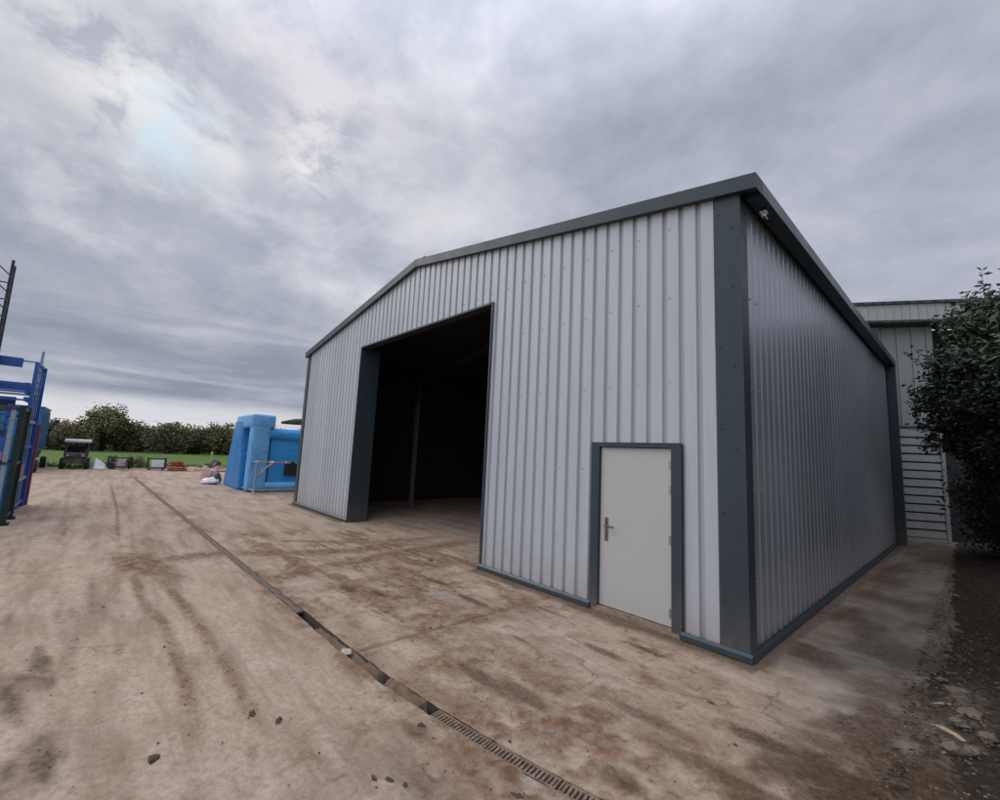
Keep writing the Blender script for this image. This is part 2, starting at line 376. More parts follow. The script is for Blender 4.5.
crk = t.math('MULTIPLY', t.ramp(vo.outputs['Distance'], [(.0015, 1), (.0045, 0)]), t.ramp(big, [(.53, 0), (.58, .6)]))
base = t.mix(crk, base, (.10, .066, .044))
base = t.mix(t.math('MULTIPLY', att(t, 'grey'), .75), base, t.ramp(med, [(.3, (.16, .137, .108)), (.5, (.25, .218, .177)), (.7, (.36, .32, .265))]))
base = t.mix(dk, base, darkc)
base = t.mix(t.math('MULTIPLY', att(t, 'joint'), .9), base, (.13, .085, .055))
base = t.mix(t.math('MULTIPLY', att(t, 'redm'), .6), base, (.50, .12, .10))
t.setc(base)
t.rough(t.ramp(t.math('ADD', dk, t.math('MULTIPLY', t.math('SUBTRACT', med, .5), .4)), [(.0, .9), (.6, .82)])); t.b.inputs['Specular IOR Level'].default_value = .16
fine2 = t.noise(co, 60, 6, .8)
hh = t.math('ADD', t.math('MULTIPLY', fine, .6), t.math('MULTIPLY', grit, .3)); hh = t.math('ADD', hh, t.math('MULTIPLY', t.noise(co, 55, 5, .7), t.math('ADD', .2, att(t, 'mud'))))
t.bump(hh, .75, .014)
rgh = .25+.75*sstep(-3.3, -2.7, Yw)*(1-sstep(7, 13, dist)); rgh = np.maximum(rgh, .8*sstep(-2.6, -1.2, X)*(Yw < -2.5)); rgh *= (1-.75*sstep(12, 22, dist)); rgh = np.where((X > 0)&(Yw > 0), .35, rgh)
grey = sstep(.0, .7, X+.25*(n2-.5))*sstep(-2.2, .5, Yw+.6*(n2-.5))
yard = np_mesh('yard', V, F, t.m, True, {'mud': mud, 'dark': dark, 'lite': lite, 'joint': joint, 'redm': redm, 'rgh': rgh, 'grey': grey}); yard['kind'] = 'structure'

# drain channel below the slot
g = MB(); px = list(np.linspace(-24.9, -4, 30))+list(np.linspace(-3.7, 3.0, 40))
for a, b in zip(px[:-1], px[1:]):
    ya_, yb_ = float(yc(a)), float(yc(b)); D = .16
    g.quad((a, ya_-DW-.004, .0), (b, yb_-DW-.004, .0), (b, yb_-DW+.004, -D), (a, ya_-DW+.004, -D))
    g.quad((a, ya_+DW-.004, -D), (b, yb_+DW-.004, -D), (b, yb_+DW+.004, .0), (a, ya_+DW+.004, .0))
    g.quad((a, ya_-DW, -D), (b, yb_-DW, -D), (b, yb_+DW, -D), (a, ya_+DW, -D))
struct('drain_channel', g, M['channel'])
# silt in the open length
g = MB(); nxs = 120
sx = np.linspace(-3.6, -1.05, nxs); sy = np.linspace(-1, 1, 9)
SX, SY = np.meshgrid(sx, sy, indexing='ij'); lvl = np.where(SX < -3.15, -.11, np.where(SX < -2.5, -.05, np.where(SX > -1.27, -.14, np.where(SX > -1.75, -.018, -.030))))
lvl = np.where((SX > -1.85) & (SX < -1.75), -.10, lvl)
SZ = lvl+(fbm(SX*14, SY*1.5+3, 4)-.5)*.05+.018*SY
SV = np.stack([SX, yc(SX)+SY*(DW+.003), SZ], -1).reshape(-1, 3); SI = np.arange(nxs*9).reshape(nxs, 9)
so = np_mesh('silt', SV, np.stack([SI[:-1, :-1], SI[1:, :-1], SI[1:, 1:], SI[:-1, 1:]], -1).reshape(-1, 4), M['silt']); so['kind'] = 'structure'

# gratings, half a metre each
def grating(two_rows):
    g = MB(); L = .496; hw = DW-.004; zt = .0; th = .02
    for y0, y1 in ((-hw, -hw+.012), (hw-.012, hw)): g.box(-L/2, L/2, y0, y1, -th, zt)
    if two_rows: g.box(-L/2, L/2, -.011, .011, -th, zt-.0015)
    n = 12 if two_rows else 17
    for i in range(n+1):
        x = -L/2+i*L/n; wd = (.010 if two_rows else .008) if 0 < i < n else .012
        x0 = max(-L/2, x-wd); x1 = min(L/2, x+wd)
        for (y0, y1) in (((-hw+.012, -.011), (.011, hw-.012)) if two_rows else ((-hw+.012, hw-.012),)): g.box(x0, x1, y0, y1, -th, zt-.0008)
    return g
protos = {}
for two in (False, True):
    protos[two] = None
xg = -1.13+.25; k = 0
LN = 'rusty iron grating with one row of slots in the nearest drain run'
LF = 'rusty iron grating with two rows of slots in the far drain run'
spots = [(x, False) for x in np.arange(-1.13+.25, 2.6, .5)]+[(x, True) for x in np.arange(-3.62-.25, -24.8, -.5)]
for x, two in spots:
    y = float(yc(x)); sl = float((yc(x+.2)-yc(x-.2))/.4)
    if protos[two] is None:
        o = make('drain_grating', grating(two), M['iron']); protos[two] = o
        tag(o, LF if two else LN, 'drain grating', 'two-row gratings over the far yard drain' if two else 'one-row gratings over the near yard drain')
    else:
        o = protos[two].copy(); COL.objects.link(o)
    o.location = (x, y, .001+random.uniform(-.002, .002)); o.rotation_euler = (random.uniform(-.01, .01), random.uniform(-.004, .004), math.atan(sl))

# ------------------------------------------------------------------ soil strip on the right
sx = np.arange(.75, 9, .03); sx = np.concatenate([sx[sx < 2.6], np.arange(2.6, 9, .2)]); sy = np.concatenate([np.arange(-9, -2, .2), np.arange(-2, 3.5, .025), np.arange(3.5, 26, .12)])
SX, SY = np.meshgrid(sx, sy, indexing='ij')
e = SX-1.17-.07*sstep(-.5, 1, SY)+.10*np.clip(SY-4, 0, 6)*.35+(fbm(SX*1.5, SY*1.5, 4)-.5)*np.where(SY < 1, .9, .16)+(fbm(SX*8, SY*8, 4)-.5)*.14-.28*sstep(1., -.8, SY)
e = e-2.2*sstep(-1.0, -3.0, SY)
SZ = np.clip(e, -.3, .9)*.11+.0+(fbm(SX*3, SY*3, 5, .6)-.5)*.07*sstep(-.1, .3, e)+(fbm(SX*16, SY*16, 4, .6)-.5)*.035*sstep(-.1, .15, e)
rub = np.exp(-(((SX-1.38)/.16)**2+((SY-.5)/.55)**2)); SZ += rub*.05
SV = np.stack([SX, SY, SZ], -1).reshape(-1, 3); n0, n1_ = SX.shape; SI = np.arange(n0*n1_).reshape(n0, n1_)
t = NT('dark_litter_soil'); co = t.coord()
a = t.noise(co, 22, 8, .8, .4); b = t.noise(co, 60, 5, .7)
c = t.ramp(a, [(.3, (.012, .009, .006)), (.5, (.05, .034, .020)), (.62, (.10, .068, .040)), (.74, (.20, .145, .09))])
c = t.mix(t.ramp(b, [(.68, 0), (.76, .5)]), c, (.26, .22, .16))
c = t.mix(t.math('MULTIPLY', att(t, 'rub'), .8), c, t.ramp(a, [(.36, (.07, .05, .032)), (.6, (.34, .27, .195))]))
t.setc(c); t.rough(.95); t.bump(t.math('ADD', a, t.math('MULTIPLY', b, .5)), 1., .04)
so = np_mesh('soil', SV, np.stack([SI[:-1, :-1], SI[1:, :-1], SI[1:, 1:], SI[:-1, 1:]], -1).reshape(-1, 4), t.m, True, {'rub': rub}); so['kind'] = 'structure'

# ------------------------------------------------------------------ grass field, hills
t = NT('grass_field'); co = t.coord()
a = t.noise(co, .06, 5, .6); b = t.noise(co, 1.2, 6, .7)
c = t.ramp(a, [(.35, (.07, .125, .024)), (.65, (.115, .19, .036))]); c = t.mix(t.ramp(b, [(.4, .5), (.65, 0)]), c, (.07, .12, .025))
t.setc(c); t.rough(.9); t.b.inputs['Specular IOR Level'].default_value = .15; t.bump(b, .8, .1)
g = MB(); n = 72; 
rad = [0, 60, 120, 300, 700, 1600, 4000]
for i, r_ in enumerate(rad):
    for k in range(n): g.v.append((r_*math.cos(2*math.pi*k/n), r_*math.sin(2*math.pi*k/n), -.33 if i < 6 else -6))
for i in range(len(rad)-1):
    for k in range(n): g.f.append((i*n+k, i*n+n+k, i*n+n+(k+1) % n, i*n+(k+1) % n))
g.f = [f for f in g.f if len(set(f)) == 4]
struct('ground', g, t.m)
g = MB(); nn = 40
gx = np.linspace(XE+.4, -130, 60); gy = np.linspace(-90, 110, 90)
GX, GY = np.meshgrid(gx, gy, indexing='ij'); edge = (fbm(GY*1.4, GX*1.4, 4)-.5)
GZ = -.06+.09*sstep(XE+.3, XE-.8, GX+edge*.9)+(fbm(GX*.3, GY*.3, 3)-.5)*.08
GV = np.stack([GX, GY, GZ], -1).reshape(-1, 3); GI = np.arange(60*90).reshape(60, 90)
fo = np_mesh('field', GV, np.stack([GI[:-1, :-1], GI[:-1, 1:], GI[1:, 1:], GI[1:, :-1]], -1).reshape(-1, 4), t.m); fo['kind'] = 'structure'
# far hills
t = NT('far_wooded_hill'); co = t.coord(); a = t.noise(co, .03, 8, .7)
t.setc(t.ramp(a, [(.35, (.020, .028, .026)), (.7, (.055, .065, .05))])); t.rough(1.)
hx = np.linspace(-620, -380, 16); hy = np.linspace(-700, 700, 120); HX, HY = np.meshgrid(hx, hy, indexing='ij')
HZ = -4+np.exp(-((HX+500)/70)**2)*(6+8*fbm(HY*.006+2, HX*.002, 4)+9*np.exp(-((HY+105)/60)**2)); HI = np.arange(16*120).reshape(16, 120)
ho = np_mesh('hills', np.stack([HX, HY, HZ], -1).reshape(-1, 3), np.stack([HI[:-1, :-1], HI[:-1, 1:], HI[1:, 1:], HI[1:, :-1]], -1).reshape(-1, 4), t.m); ho['kind'] = 'structure'

# grass tufts along the yard edge
N = 9000
bx = XE-.15-np.abs(rng.normal(0, 1.2, N)); by = rng.uniform(-14, 14, N); hgt = rng.uniform(.05, .22, N)*(1+.8*(fbm(by*.8, bx*.8, 3) > .55)); an = rng.uniform(0, 6.28, N); wd = .02
ca, sa = np.cos(an)*wd, np.sin(an)*wd; lx, ly = rng.normal(0, .06, N), rng.normal(0, .06, N)
V_ = np.stack([np.stack([bx-ca, by-sa, np.zeros(N)-.02], -1), np.stack([bx+ca, by+sa, np.zeros(N)-.02], -1), np.stack([bx+lx, by+ly, hgt], -1)], 1).reshape(-1, 3)
go = np_mesh('grass', V_, np.arange(3*N).reshape(-1, 3), M['blade'], False, {'var': np.repeat(rng.random(N), 3)}); go['kind'] = 'stuff'
tag(go, 'rough grass growing along the far edge of the concrete yard', 'grass')

# ------------------------------------------------------------------ foliage
def leaves(P, size, rnd, aspect=.5, updown=.3, fold=True):
    n = len(P); d = rnd.normal(size=(n, 3)); d[:, 2] = d[:, 2]*.7-updown; d /= np.linalg.norm(d, axis=1)[:, None]
    q = rnd.normal(size=(n, 3)); s = np.cross(d, q); s /= np.linalg.norm(s, axis=1)[:, None]+1e-9; nn = np.cross(d, s)
    L = size*rnd.uniform(.6, 1.25, n)[:, None]; W = L*aspect*.5
    a = P; b = P+d*L*.5+s*W+nn*L*.06; c = P+d*L-nn*L*.08; e = P+d*L*.5-s*W+nn*L*.06
    V = np.stack([a, b, c, e], 1).reshape(-1, 3); return V, np.arange(4*n).reshape(-1, 4)
def crown(centre, rad, nclump, per, size, clump, seed, aspect=.5, lobes=1.0, updown=.3, flat=.0, top=None):
    rnd = np.random.default_rng(seed); c = np.array(centre, float); r = np.array(rad, float)
    d = rnd.normal(size=(nclump, 3)); d /= np.linalg.norm(d, axis=1)[:, None]
    rr = rnd.uniform(.35, 1., nclump)**.5
    bump_ = 1+lobes*.35*(np.sin(d[:, 0]*5+seed)+np.cos(d[:, 1]*6+seed*2)+np.sin(d[:, 2]*4+seed))/3
    K = c+d*r*(rr*bump_)[:, None]
    csz = clump*rnd.uniform(.5, 1.4, nclump)
    idx = rnd.integers(0, nclump, nclump*per)
    P = K[idx]+np.clip(rnd.normal(size=(len(idx), 3)), -1.7, 1.7)*csz[idx][:, None]*.5
    var = np.clip(.45*rnd.random(nclump)[idx]+.35*rnd.random(len(idx))+.25*(P[:, 2]-c[2])/r[2], 0, 1)
    m = P[:, 2] > .03; P = P[m]; var = var[m]
    V, F_ = leaves(P, size, rnd, aspect, updown)
    return V, F_, np.repeat(var, 4), K
def plant(name, root, label, cat, h, rad, cz, nclump, per, size, clump, seed, mat, group=None, trunk_r=.12, aspect=.5, lobes=1., updown=.3, nl=14, stems=1):
    o = thing(name, root, label, cat, group); ro = np.array(root, float)
    V, F_, var, K = crown((0, 0, cz), rad, nclump, per, size, clump, seed, aspect, lobes, updown)
    cr = np_mesh('crown', V, F_, mat, False, {'var': var}); cr.parent = o; cr['_o'] = list(root)
    g = MB(); rnd = random.Random(seed)
    for s_ in range(stems):
        a = rnd.uniform(0, 6.28); off = .0 if stems == 1 else rnd.uniform(.1, rad[0]*.35)
        b0 = Vector((math.cos(a)*off, math.sin(a)*off, -.1)); t0 = b0+Vector((rnd.uniform(-.1, .1)*h, rnd.uniform(-.1, .1)*h, cz+.1))
        mid = (b0+t0)/2+Vector((rnd.uniform(-.1, .1), rnd.uniform(-.1, .1), 0)); g.tube([b0, mid, t0], [trunk_r, trunk_r*.75, trunk_r*.4], 8)
        for k in range(nl):
            tgt = Vector(K[rnd.randrange(len(K))]); st = b0.lerp(t0, rnd.uniform(.3, .95)); 
            g.tube([st, (st+tgt)/2+Vector((0, 0, -.05*h*rnd.random())), tgt], [trunk_r*.35, trunk_r*.2, trunk_r*.08], 5, False)
    g.v = [tuple(np.array(v)+ro) for v in g.v]; make('trunk', g, M['bark'], o); return o

# right-hand shrubs beside the shed
lo_ = plant('laurel_shrub', (2.2, 8.0, 0), 'large dark glossy-leaved evergreen shrub overhanging the concrete path beside the shed', 'shrub', 5.4, (1.38, 1.9, 1.75), 3.45, 430, 110, .12, .27, 3, M['laurel'], None, .09, .45, .55, .25, 30, 4)
def sprigs(o, pts, seed):
    """long shoots with leaves along them, standing out of a crown"""
    rnd = np.random.default_rng(seed); P_ = []
    for (x, y, z, dx, dy, dz, n) in pts:
        a = np.array([x, y, z]); d = np.array([dx, dy, dz]); side = rnd.normal(size=3)*.12
        line = [a+d*t_+side*math.sin(t_*3)*.6 for t_ in np.linspace(0, 1, 6)]; g = MB(); g.tube([tuple(p) for p in line], [.008, .007, .006, .005, .004, .003], 4); make('shoot', g, M['bark'], o)
        for t_ in rnd.uniform(.1, 1.05, n): P_.append(a+d*t_+side*math.sin(t_*3)*.6+rnd.normal(size=3)*.02)
    base_ = np.array(o['_o'][:]); V, F_ = leaves(np.array(P_), .12, rnd, .42, -.1)
    sp = np_mesh('shoot_leaves', V-base_, F_, M['laurel'], False, {'var': np.repeat(rnd.uniform(.3, 1, len(P_)), 4)}); sp.parent = o
sprigs(lo_, [(1.9, 7.9, 4.9, -.05, .1, 1.05, 34), (1.75, 8.2, 4.8, -.15, 0, .8, 26), (2.1, 7.7, 5.0, .1, 0, .8, 26), (1.35, 8, 4.4, -.25, 0, .75, 22), (1.5, 8.3, 4.6, -.3, .1, .6, 20), (1.1, 7.8, 4.0, -.4, 0, .35, 20), (.95, 8.1, 3.6, -.35, 0, .1, 22), (1.0, 7.6, 3.3, -.35, 0, -.05, 20), (1.1, 7.9, 2.9, -.3, 0, -.1, 16), (1.15, 7.7, 2.3, -.25, 0, .15, 14), (1.6, 7.9, 4.8, .05, 0, .6, 20), (2.3, 7.9, 5.0, -.1, 0, .9, 24), (1.05, 8.4, 4.3, -.3, 0, .3, 18)], 31)
plant('evergreen_shrub', (3.15, 3.1, 0), 'tall dark evergreen shrub on the soil strip nearest the camera at the right edge', 'shrub', 4.6, (1.05, 2.6, 2.3), 2.6, 420, 60, .12, .4, 5, M['laurel'], None, .08, .45, .5, .25, 20, 4)
plant('understorey_bush', (2.25, 10.2, 0), 'black-green low bush in the deep shade behind the overhanging evergreen shrub', 'shrub', 2.6, (1.0, 1.3, 1.35), 1.3, 260, 70, .11, .4, 8, M['laurel'], None, .05, .45, .4, .25, 14, 3)
plant('evergreen_shrub', (4.1, -1.9, 0), 'tall dark evergreen shrub on the soil bank beyond the right edge of the picture', 'shrub', 4.6, (1.2, 2.2, 2.2), 2.6, 260, 45, .14, .45, 15, M['laurel'], None, .08, .45, .5, .25, 12, 3)

# sprigs rising from the laurel top
# hedge line across the field
hl = [
 # y, x, height, half width, material, label, kind
 (-13.5, -72, 3.4, 3.2, 'hedge_dark', 'low dark thicket at the far left end of the field hedge, behind the blue trailer'),
 (-9.2, -74, 3.3, 2.6, 'hedge_dark', 'dark green bush in the field hedge just right of the blue trailer'),
 (-6.9, -70, 3.0, 2.0, 'hedge_brown', 'small brownish bush in the hedge behind the white-roofed utility vehicle'),
 (-1.6, -73, 3.6, 2.4, 'hedge', 'olive bush touching the right side of the tallest hedge tree'),
 (2.0, -69, 4.0, 2.4, 'hedge_brown', 'brown twiggy hawthorn second to the right of the tallest hedge tree'),
 (5.0, -71, 3.7, 2.2, 'hedge', 'olive green bush in the middle of the field hedge'),
 (7.9, -70, 4.3, 2.1, 'hedge_brown', 'brown bare-branched bush right of the middle of the field hedge'),
 (10.8, -72, 3.9, 2.2, 'hedge_dark', 'dark bush in the hedge left of the blue inflatable'),
 (13.8, -70, 4.2, 2.4, 'hedge', 'olive hedge bush partly behind the leaning left leg of the blue inflatable'),
 (17.5, -71, 4.0, 2.6, 'hedge_brown', 'brown hedge bush seen through the gap in the blue inflatable arch'),
 (22.0, -72, 4.2, 3.0, 'hedge_dark', 'dark hedge tree hidden mostly behind the blue inflatable'),
 (-19., -72, 3.6, 3.4, 'hedge', 'broad olive thicket of the field hedge behind the blue racks'),
]
for i, (y, x, h, hw, mt, lb) in enumerate(hl):
    plant('hedge_bush', (x, y, 0), lb, 'hedge bush', h, (1.9, hw*1.02, h*.48), h*.5, 190, 26, .34, .62, 40+i, M[mt], 'bushes of the hedge across the field', .12, .6, .8, 0., 10, 3)
plant('field_tree', (-71.5, -4.3, 0), 'tallest bushy tree in the hedge across the field', 'tree', 5.6, (2.1, 2.3, 2.3), 3.2, 240, 24, .32, .55, 77, M['hedge'], None, .2, .6, 1.1, 0., 16, 2)
V, F_, var, K = crown((-78, 8, 1.0), (3, 46, 1.4), 900, 22, .5, .9, 99, .6, .3, 0.)
ub = np_mesh('undergrowth', V, F_, M['hedge_dark'], False, {'var': var*.5}); ub['kind'] = 'stuff'; tag(ub, 'dense dark undergrowth along the foot of the far hedge', 'undergrowth')

# ------------------------------------------------------------------ the shed
W, L, ZR, SLP = 13.03, 10.87, 5.99, .173
def roof(x): return ZR-SLP*abs(x+W/2)
XL, XR, HO = -9.03, -3.944, 4.40
DL, DR, HD = -1.79, -.633, 2.03
shed = thing('steel_shed', (-W/2, L/2, 0), 'new pale grey corrugated steel shed with slate blue trim, wide open doorway and gable roof', 'shed')
PR = [(-.100, 0.), (-.033, 0.), (-.022, .036), (.020, .036), (.031, 0.), (.100, 0.)]   # one pitch, valley in the middle
def prof(a0, a1, phase, extra=()):
    """break points (u, depth) of the sheet profile between a0 and a1"""
    pts = []; k0 = math.floor((a0-phase)/.2)-1; k1 = math.ceil((a1-phase)/.2)+1
    for k in range(k0, k1+1):
        for du, dd in PR[:-1]: pts.append((phase+.2*k+du, dd))
    us = np.array([p[0] for p in pts]); ds = np.array([p[1] for p in pts])
    allu = sorted(set(np.round([u for u in us if a0 < u < a1]+[a0, a1]+[e for e in extra if a0 < e < a1], 4)))
    return [(u, float(np.interp(u, us, ds))) for u in allu]
def screw(g, x, y, z, axis_):
    r = .011
    if axis_ == 'y': g.tube([(x, y, z), (x, y-.009, z)], r, 6)
    else: g.tube([(x, y, z), (x+.009, y, z)], r, 6)
# front cladding: a flat profile at y = depth, openings cut
g = MB(); Y0 = -.0
pf = prof(-W, 0, -.4257, (XL, XR, DL, DR, -W/2))
rows = [.09, .8, 1.7, 2.75, 3.75, 4.6]
for (u0, d0), (u1, d1) in zip(pf[:-1], pf[1:]):
    um = (u0+u1)/2; z0 = .06
    if XL < um < XR: z0 = HO
    if DL < um < DR: z0 = HD
    g.quad((u0, Y0+d0, z0), (u1, Y0+d1, z0), (u1, Y0+d1, roof(u1)-.03), (u0, Y0+d0, roof(u0)-.03))
k = -.4257-.1
while k > -W:
    for zi in rows:
        for dx in (-.045,):
            x = k+dx+.1*0; z = zi
            if XL-.05 < x < XR+.05 and z < HO+.05: continue
            if DL-.05 < x < DR+.05 and z < HD+.05: continue
            if z > roof(x)-.25: continue
            if (int(round((k)/.2)) % 2) == 0 or zi in (.09,): screw(g, x+.145-.01, Y0+.030, z, 'y') if False else screw(g, x, Y0, z, 'y')
    k -= .2
front = make('front_cladding', g, M['clad'], shed)
# thin dark foam/closure behind valley bottoms is part of the verge
# side cladding (x = 0 plane)
g = MB(); pf = [(u_, d_*.45) for u_, d_ in prof(0, L, .19)]; zt = roof(0)-.02
for (u0, d0), (u1, d1) in zip(pf[:-1], pf[1:]): g.quad((-d0, u0, .06), (-d1, u1, .06), (-d1, u1, zt), (-d0, u0, zt))
for k in (0, 1, 5, 10):
    for zi in rows[1:]: screw(g, 0, .29+.2*k, zi-.12, 'x')
make('side_cladding', g, M['clad_shaded'], shed)
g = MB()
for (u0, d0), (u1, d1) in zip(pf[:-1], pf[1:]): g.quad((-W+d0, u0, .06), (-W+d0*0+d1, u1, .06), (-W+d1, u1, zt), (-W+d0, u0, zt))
make('side_cladding', g, M['clad_shaded'], shed)
g = MB(); pf = prof(-W, 0, -.4257, (-W/2,))
for (u0, d0), (u1, d1) in zip(pf[:-1], pf[1:]): g.quad((u1, L-d1, .06), (u0, L-d0, .06), (u0, L-d0, roof(u0)-.03), (u1, L-d1, roof(u1)-.03))
make('rear_cladding', g, M['clad'], shed)
# roof sheets
g = MB(); pf = prof(-.03, L+.03, .1)
for sgn in (0, 1):
    for (u0, d0), (u1, d1) in zip(pf[:-1], pf[1:]):
        xe = .12 if sgn == 0 else -W-.12
        g.quad((-W/2, u0, ZR-d0-.012), (-W/2, u1, ZR-d1-.012), (xe, u1, roof(xe)-d1-.012), (xe, u0, roof(xe)-d0-.012))
make('roof', g, M['roof'], shed)
g = MB(); g.bar((-W/2-.14, -.05, ZR-.0), (-W/2-.14, L+.05, ZR-.0), .30, .012); g.bar((-W/2+.14, -.05, ZR-.0), (-W/2+.14, L+.05, ZR-.0), .30, .012); make('ridge_cap', g, M['slate'], shed)
# verge trims (front and rear), following both slopes
for yy, nm in ((-1, 'verge_trim'), (1, 'verge_trim')):
    g = MB()
    ya0, ya1 = (-.085, .10) if yy < 0 else (L-.10, L+.085)
    for xa, xb in ((-W/2, .20), (-W/2, -W-.12)):
        za, zb = roof(xa), roof(xb); h = .155
        x_, X_ = xa, xb
        yo = ya0 if yy < 0 else ya1; yi = .022*0+(-.012 if yy < 0 else L+.012)
        vs = [(xa, ya0, za+.012), (xb, ya0, zb+.012), (xb, ya1, zb+.012), (xa, ya1, za+.012),
              (xa, ya0, za-h), (xb, ya0, zb-h), (xb, ya1, zb-.015), (xa, ya1, za-.015), (xa, yi, za-h), (xb, yi, zb-h)]
        g.add(vs, [(0, 1, 2, 3), (0, 4, 5, 1), (4, 8, 9, 5)] if yy < 0 else [(0, 1, 2, 3), (3, 7, 6, 2), (1, 5, 6, 2)])
        if yy > 0: g.add([(xa, ya1, za+.012), (xb, ya1, zb+.012), (xb, ya1, zb-h), (xa, ya1, za-h)], [(0, 1, 2, 3)])
    if yy < 0: g.add([(.20, -.085, roof(.2)+.012), (.20, .10, roof(.2)+.012), (.20, .10, roof(.2)-.155), (.20, -.085, roof(.2)-.155)], [(0, 1, 2, 3)])
    o = make(nm, g, M['slate'], shed); m = o.modifiers.new('s', 'SOLIDIFY'); m.thickness = .003
# box gutters along both eaves
for sgn in (0, 1):
    g = MB(); zt_ = roof(.2)+.008; zb_ = roof(.2)-.145
    X1 = .205; X0 = .045
    f = (lambda x: x) if sgn == 0 else (lambda x: -W-x)
    ga, gb = .102, L+.08
    def bx_(x0, x1, z0, z1, ga=ga, gb=gb):
        a_, b_ = sorted((f(x0), f(x1))); g.box(a_, b_, ga, gb, z0, z1)
    bx_(X1-.004, X1, zb_, zt_); bx_(X0, X1-.004, zb_, zb_+.004); bx_(X0, X0+.004, zb_+.004, zt_-.02); bx_(X1-.026, X1-.004, zt_-.006, zt_-.001)
    bx_(X0+.004, X1-.004, zb_+.004, zt_-.02, ga, ga+.004); bx_(X0+.004, X1-.004, zb_+.004, zt_-.02, gb-.004, gb)
    make('gutter', g, M['gutter'], shed)
# corner trims
def corner(x, y, sx, sy, z1):
    g = MB(); o_ = .024
    ax, bx2 = (x-.235*1, x+o_) if sx > 0 else (x-o_, x+.2)
    ya_, yb_ = (y-o_, y+.17) if sy < 0 else (y-.17, y+o_)
    yf = y-o_ if sy < 0 else y+o_; xf = x+o_ if sx > 0 else x-o_
    g.box(ax, bx2, min(yf, yf-.0)-.0, yf+.003 if sy < 0 else yf+.003, .05, z1)
    g.box(xf-.003 if sx > 0 else xf, xf if sx > 0 else xf+.003, ya_+.003, yb_, .05, z1)
    # returns to the sheet and a folded edge
    xe = ax if sx > 0 else bx2; g.box(xe-.0015, xe+.0015, yf+.003 if sy < 0 else y, y if sy < 0 else yf, .05, z1)
    ye = yb_ if sy < 0 else ya_; g.box(min(x, xf), max(x, xf)-.003, ye-.0015, ye+.0015, .05, z1)
    if sy < 0 and sx > 0:
        for z in (.5, 1.35, 2.2, 3.05, 3.9, 4.55):
            screw(g, ax+.035, yf, z, 'y'); screw(g, xf, yb_-.03, z, 'x') if False else None
            if z > 1: screw(g, ax+.17, yf, z-.2, 'y')
    return g
make('corner_trim', corner(0, 0, 1, -1, roof(-.2)-.14), M['slate'], shed)
make('corner_trim', corner(-W, 0, -1, -1, roof(-W)-.14), M['slate'], shed)
make('corner_trim', corner(0, L, 1, 1, roof(-.2)-.10), M['slate'], shed)
make('corner_trim', corner(-W, L, -1, 1, roof(-.2)-.10), M['slate'], shed)
g = MB(); g.box(.03, .20, L-.20, L+.02, .04, roof(.2)-.15); g.box(.026, .204, L-.204, L+.024, 1.9, 1.96); g.box(.026, .204, L-.204, L+.024, 3.6, 3.66); make('downpipe', g, M['slate'], shed)
# base drip trim: an L with a sloped nose
def drip(p0, p1, out, g):
    p0 = Vector(p0); p1 = Vector(p1); o_ = Vector(out)
    sec = [(0.004, .085), (.010, .085), (.034, .062), (.034, .010), (.029, .010), (.004, .045)]
    vs = [p+o_*a+Vector((0, 0, b)) for p in (p0, p1) for a, b in sec]; n = len(sec)
    g.add(vs, [tuple(range(n)), tuple(reversed(range(n, 2*n)))]+[(i, (i+1) % n, n+(i+1) % n, n+i) for i in range(n)])
for a_, b_ in ((-W-.05, XL-.0), (XR+.0, DL-.0), (DR+.0, .0503)):
    g = MB(); drip((a_, -.022, 0), (b_, -.022, 0), (0, -1, 0), g); make('base_trim', g, M['gutter'], shed)
g = MB(); drip((.022, -.018, 0), (.022, L+.03, 0), (1, 0, 0), g); make('base_trim', g, M['gutter'], shed)
# opening frame: two jamb flashings and a head flashing
g = MB(); g.box(XR-.004, XR+.035, -.030, .16, .012, HO+.035); make('jamb_trim', g, M['slate'], shed)
g = MB(); g.box(XL-.035, XL+.004, -.030, .02, .012, HO+.035); g.box(XL-.004, XL+.0, .02, .50, .012, HO); g.box(XL-.35, XL-.004, .497, .503, .012, HO); make('jamb_trim', g, M['slate'], shed)
g = MB(); g.box(XL+.004, XR-.004, -.034, .14, HO, HO+.034); make('head_trim', g, M['slate'], shed)
# inner lining: walls and soffit seen through the opening
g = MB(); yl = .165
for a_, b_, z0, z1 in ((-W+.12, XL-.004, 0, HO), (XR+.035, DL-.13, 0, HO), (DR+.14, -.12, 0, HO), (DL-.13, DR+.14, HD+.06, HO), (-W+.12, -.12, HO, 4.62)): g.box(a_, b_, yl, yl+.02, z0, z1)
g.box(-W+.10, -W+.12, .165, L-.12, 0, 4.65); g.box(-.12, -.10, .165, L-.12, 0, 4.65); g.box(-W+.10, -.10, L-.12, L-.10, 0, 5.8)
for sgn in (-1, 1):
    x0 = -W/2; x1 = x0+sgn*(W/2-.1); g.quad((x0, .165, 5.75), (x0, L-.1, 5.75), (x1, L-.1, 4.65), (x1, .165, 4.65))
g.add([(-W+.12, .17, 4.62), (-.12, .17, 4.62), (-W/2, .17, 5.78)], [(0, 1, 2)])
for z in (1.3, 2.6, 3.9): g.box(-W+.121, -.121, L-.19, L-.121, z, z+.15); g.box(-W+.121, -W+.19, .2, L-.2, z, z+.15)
make('inner_lining', g, M['lining'], shed)
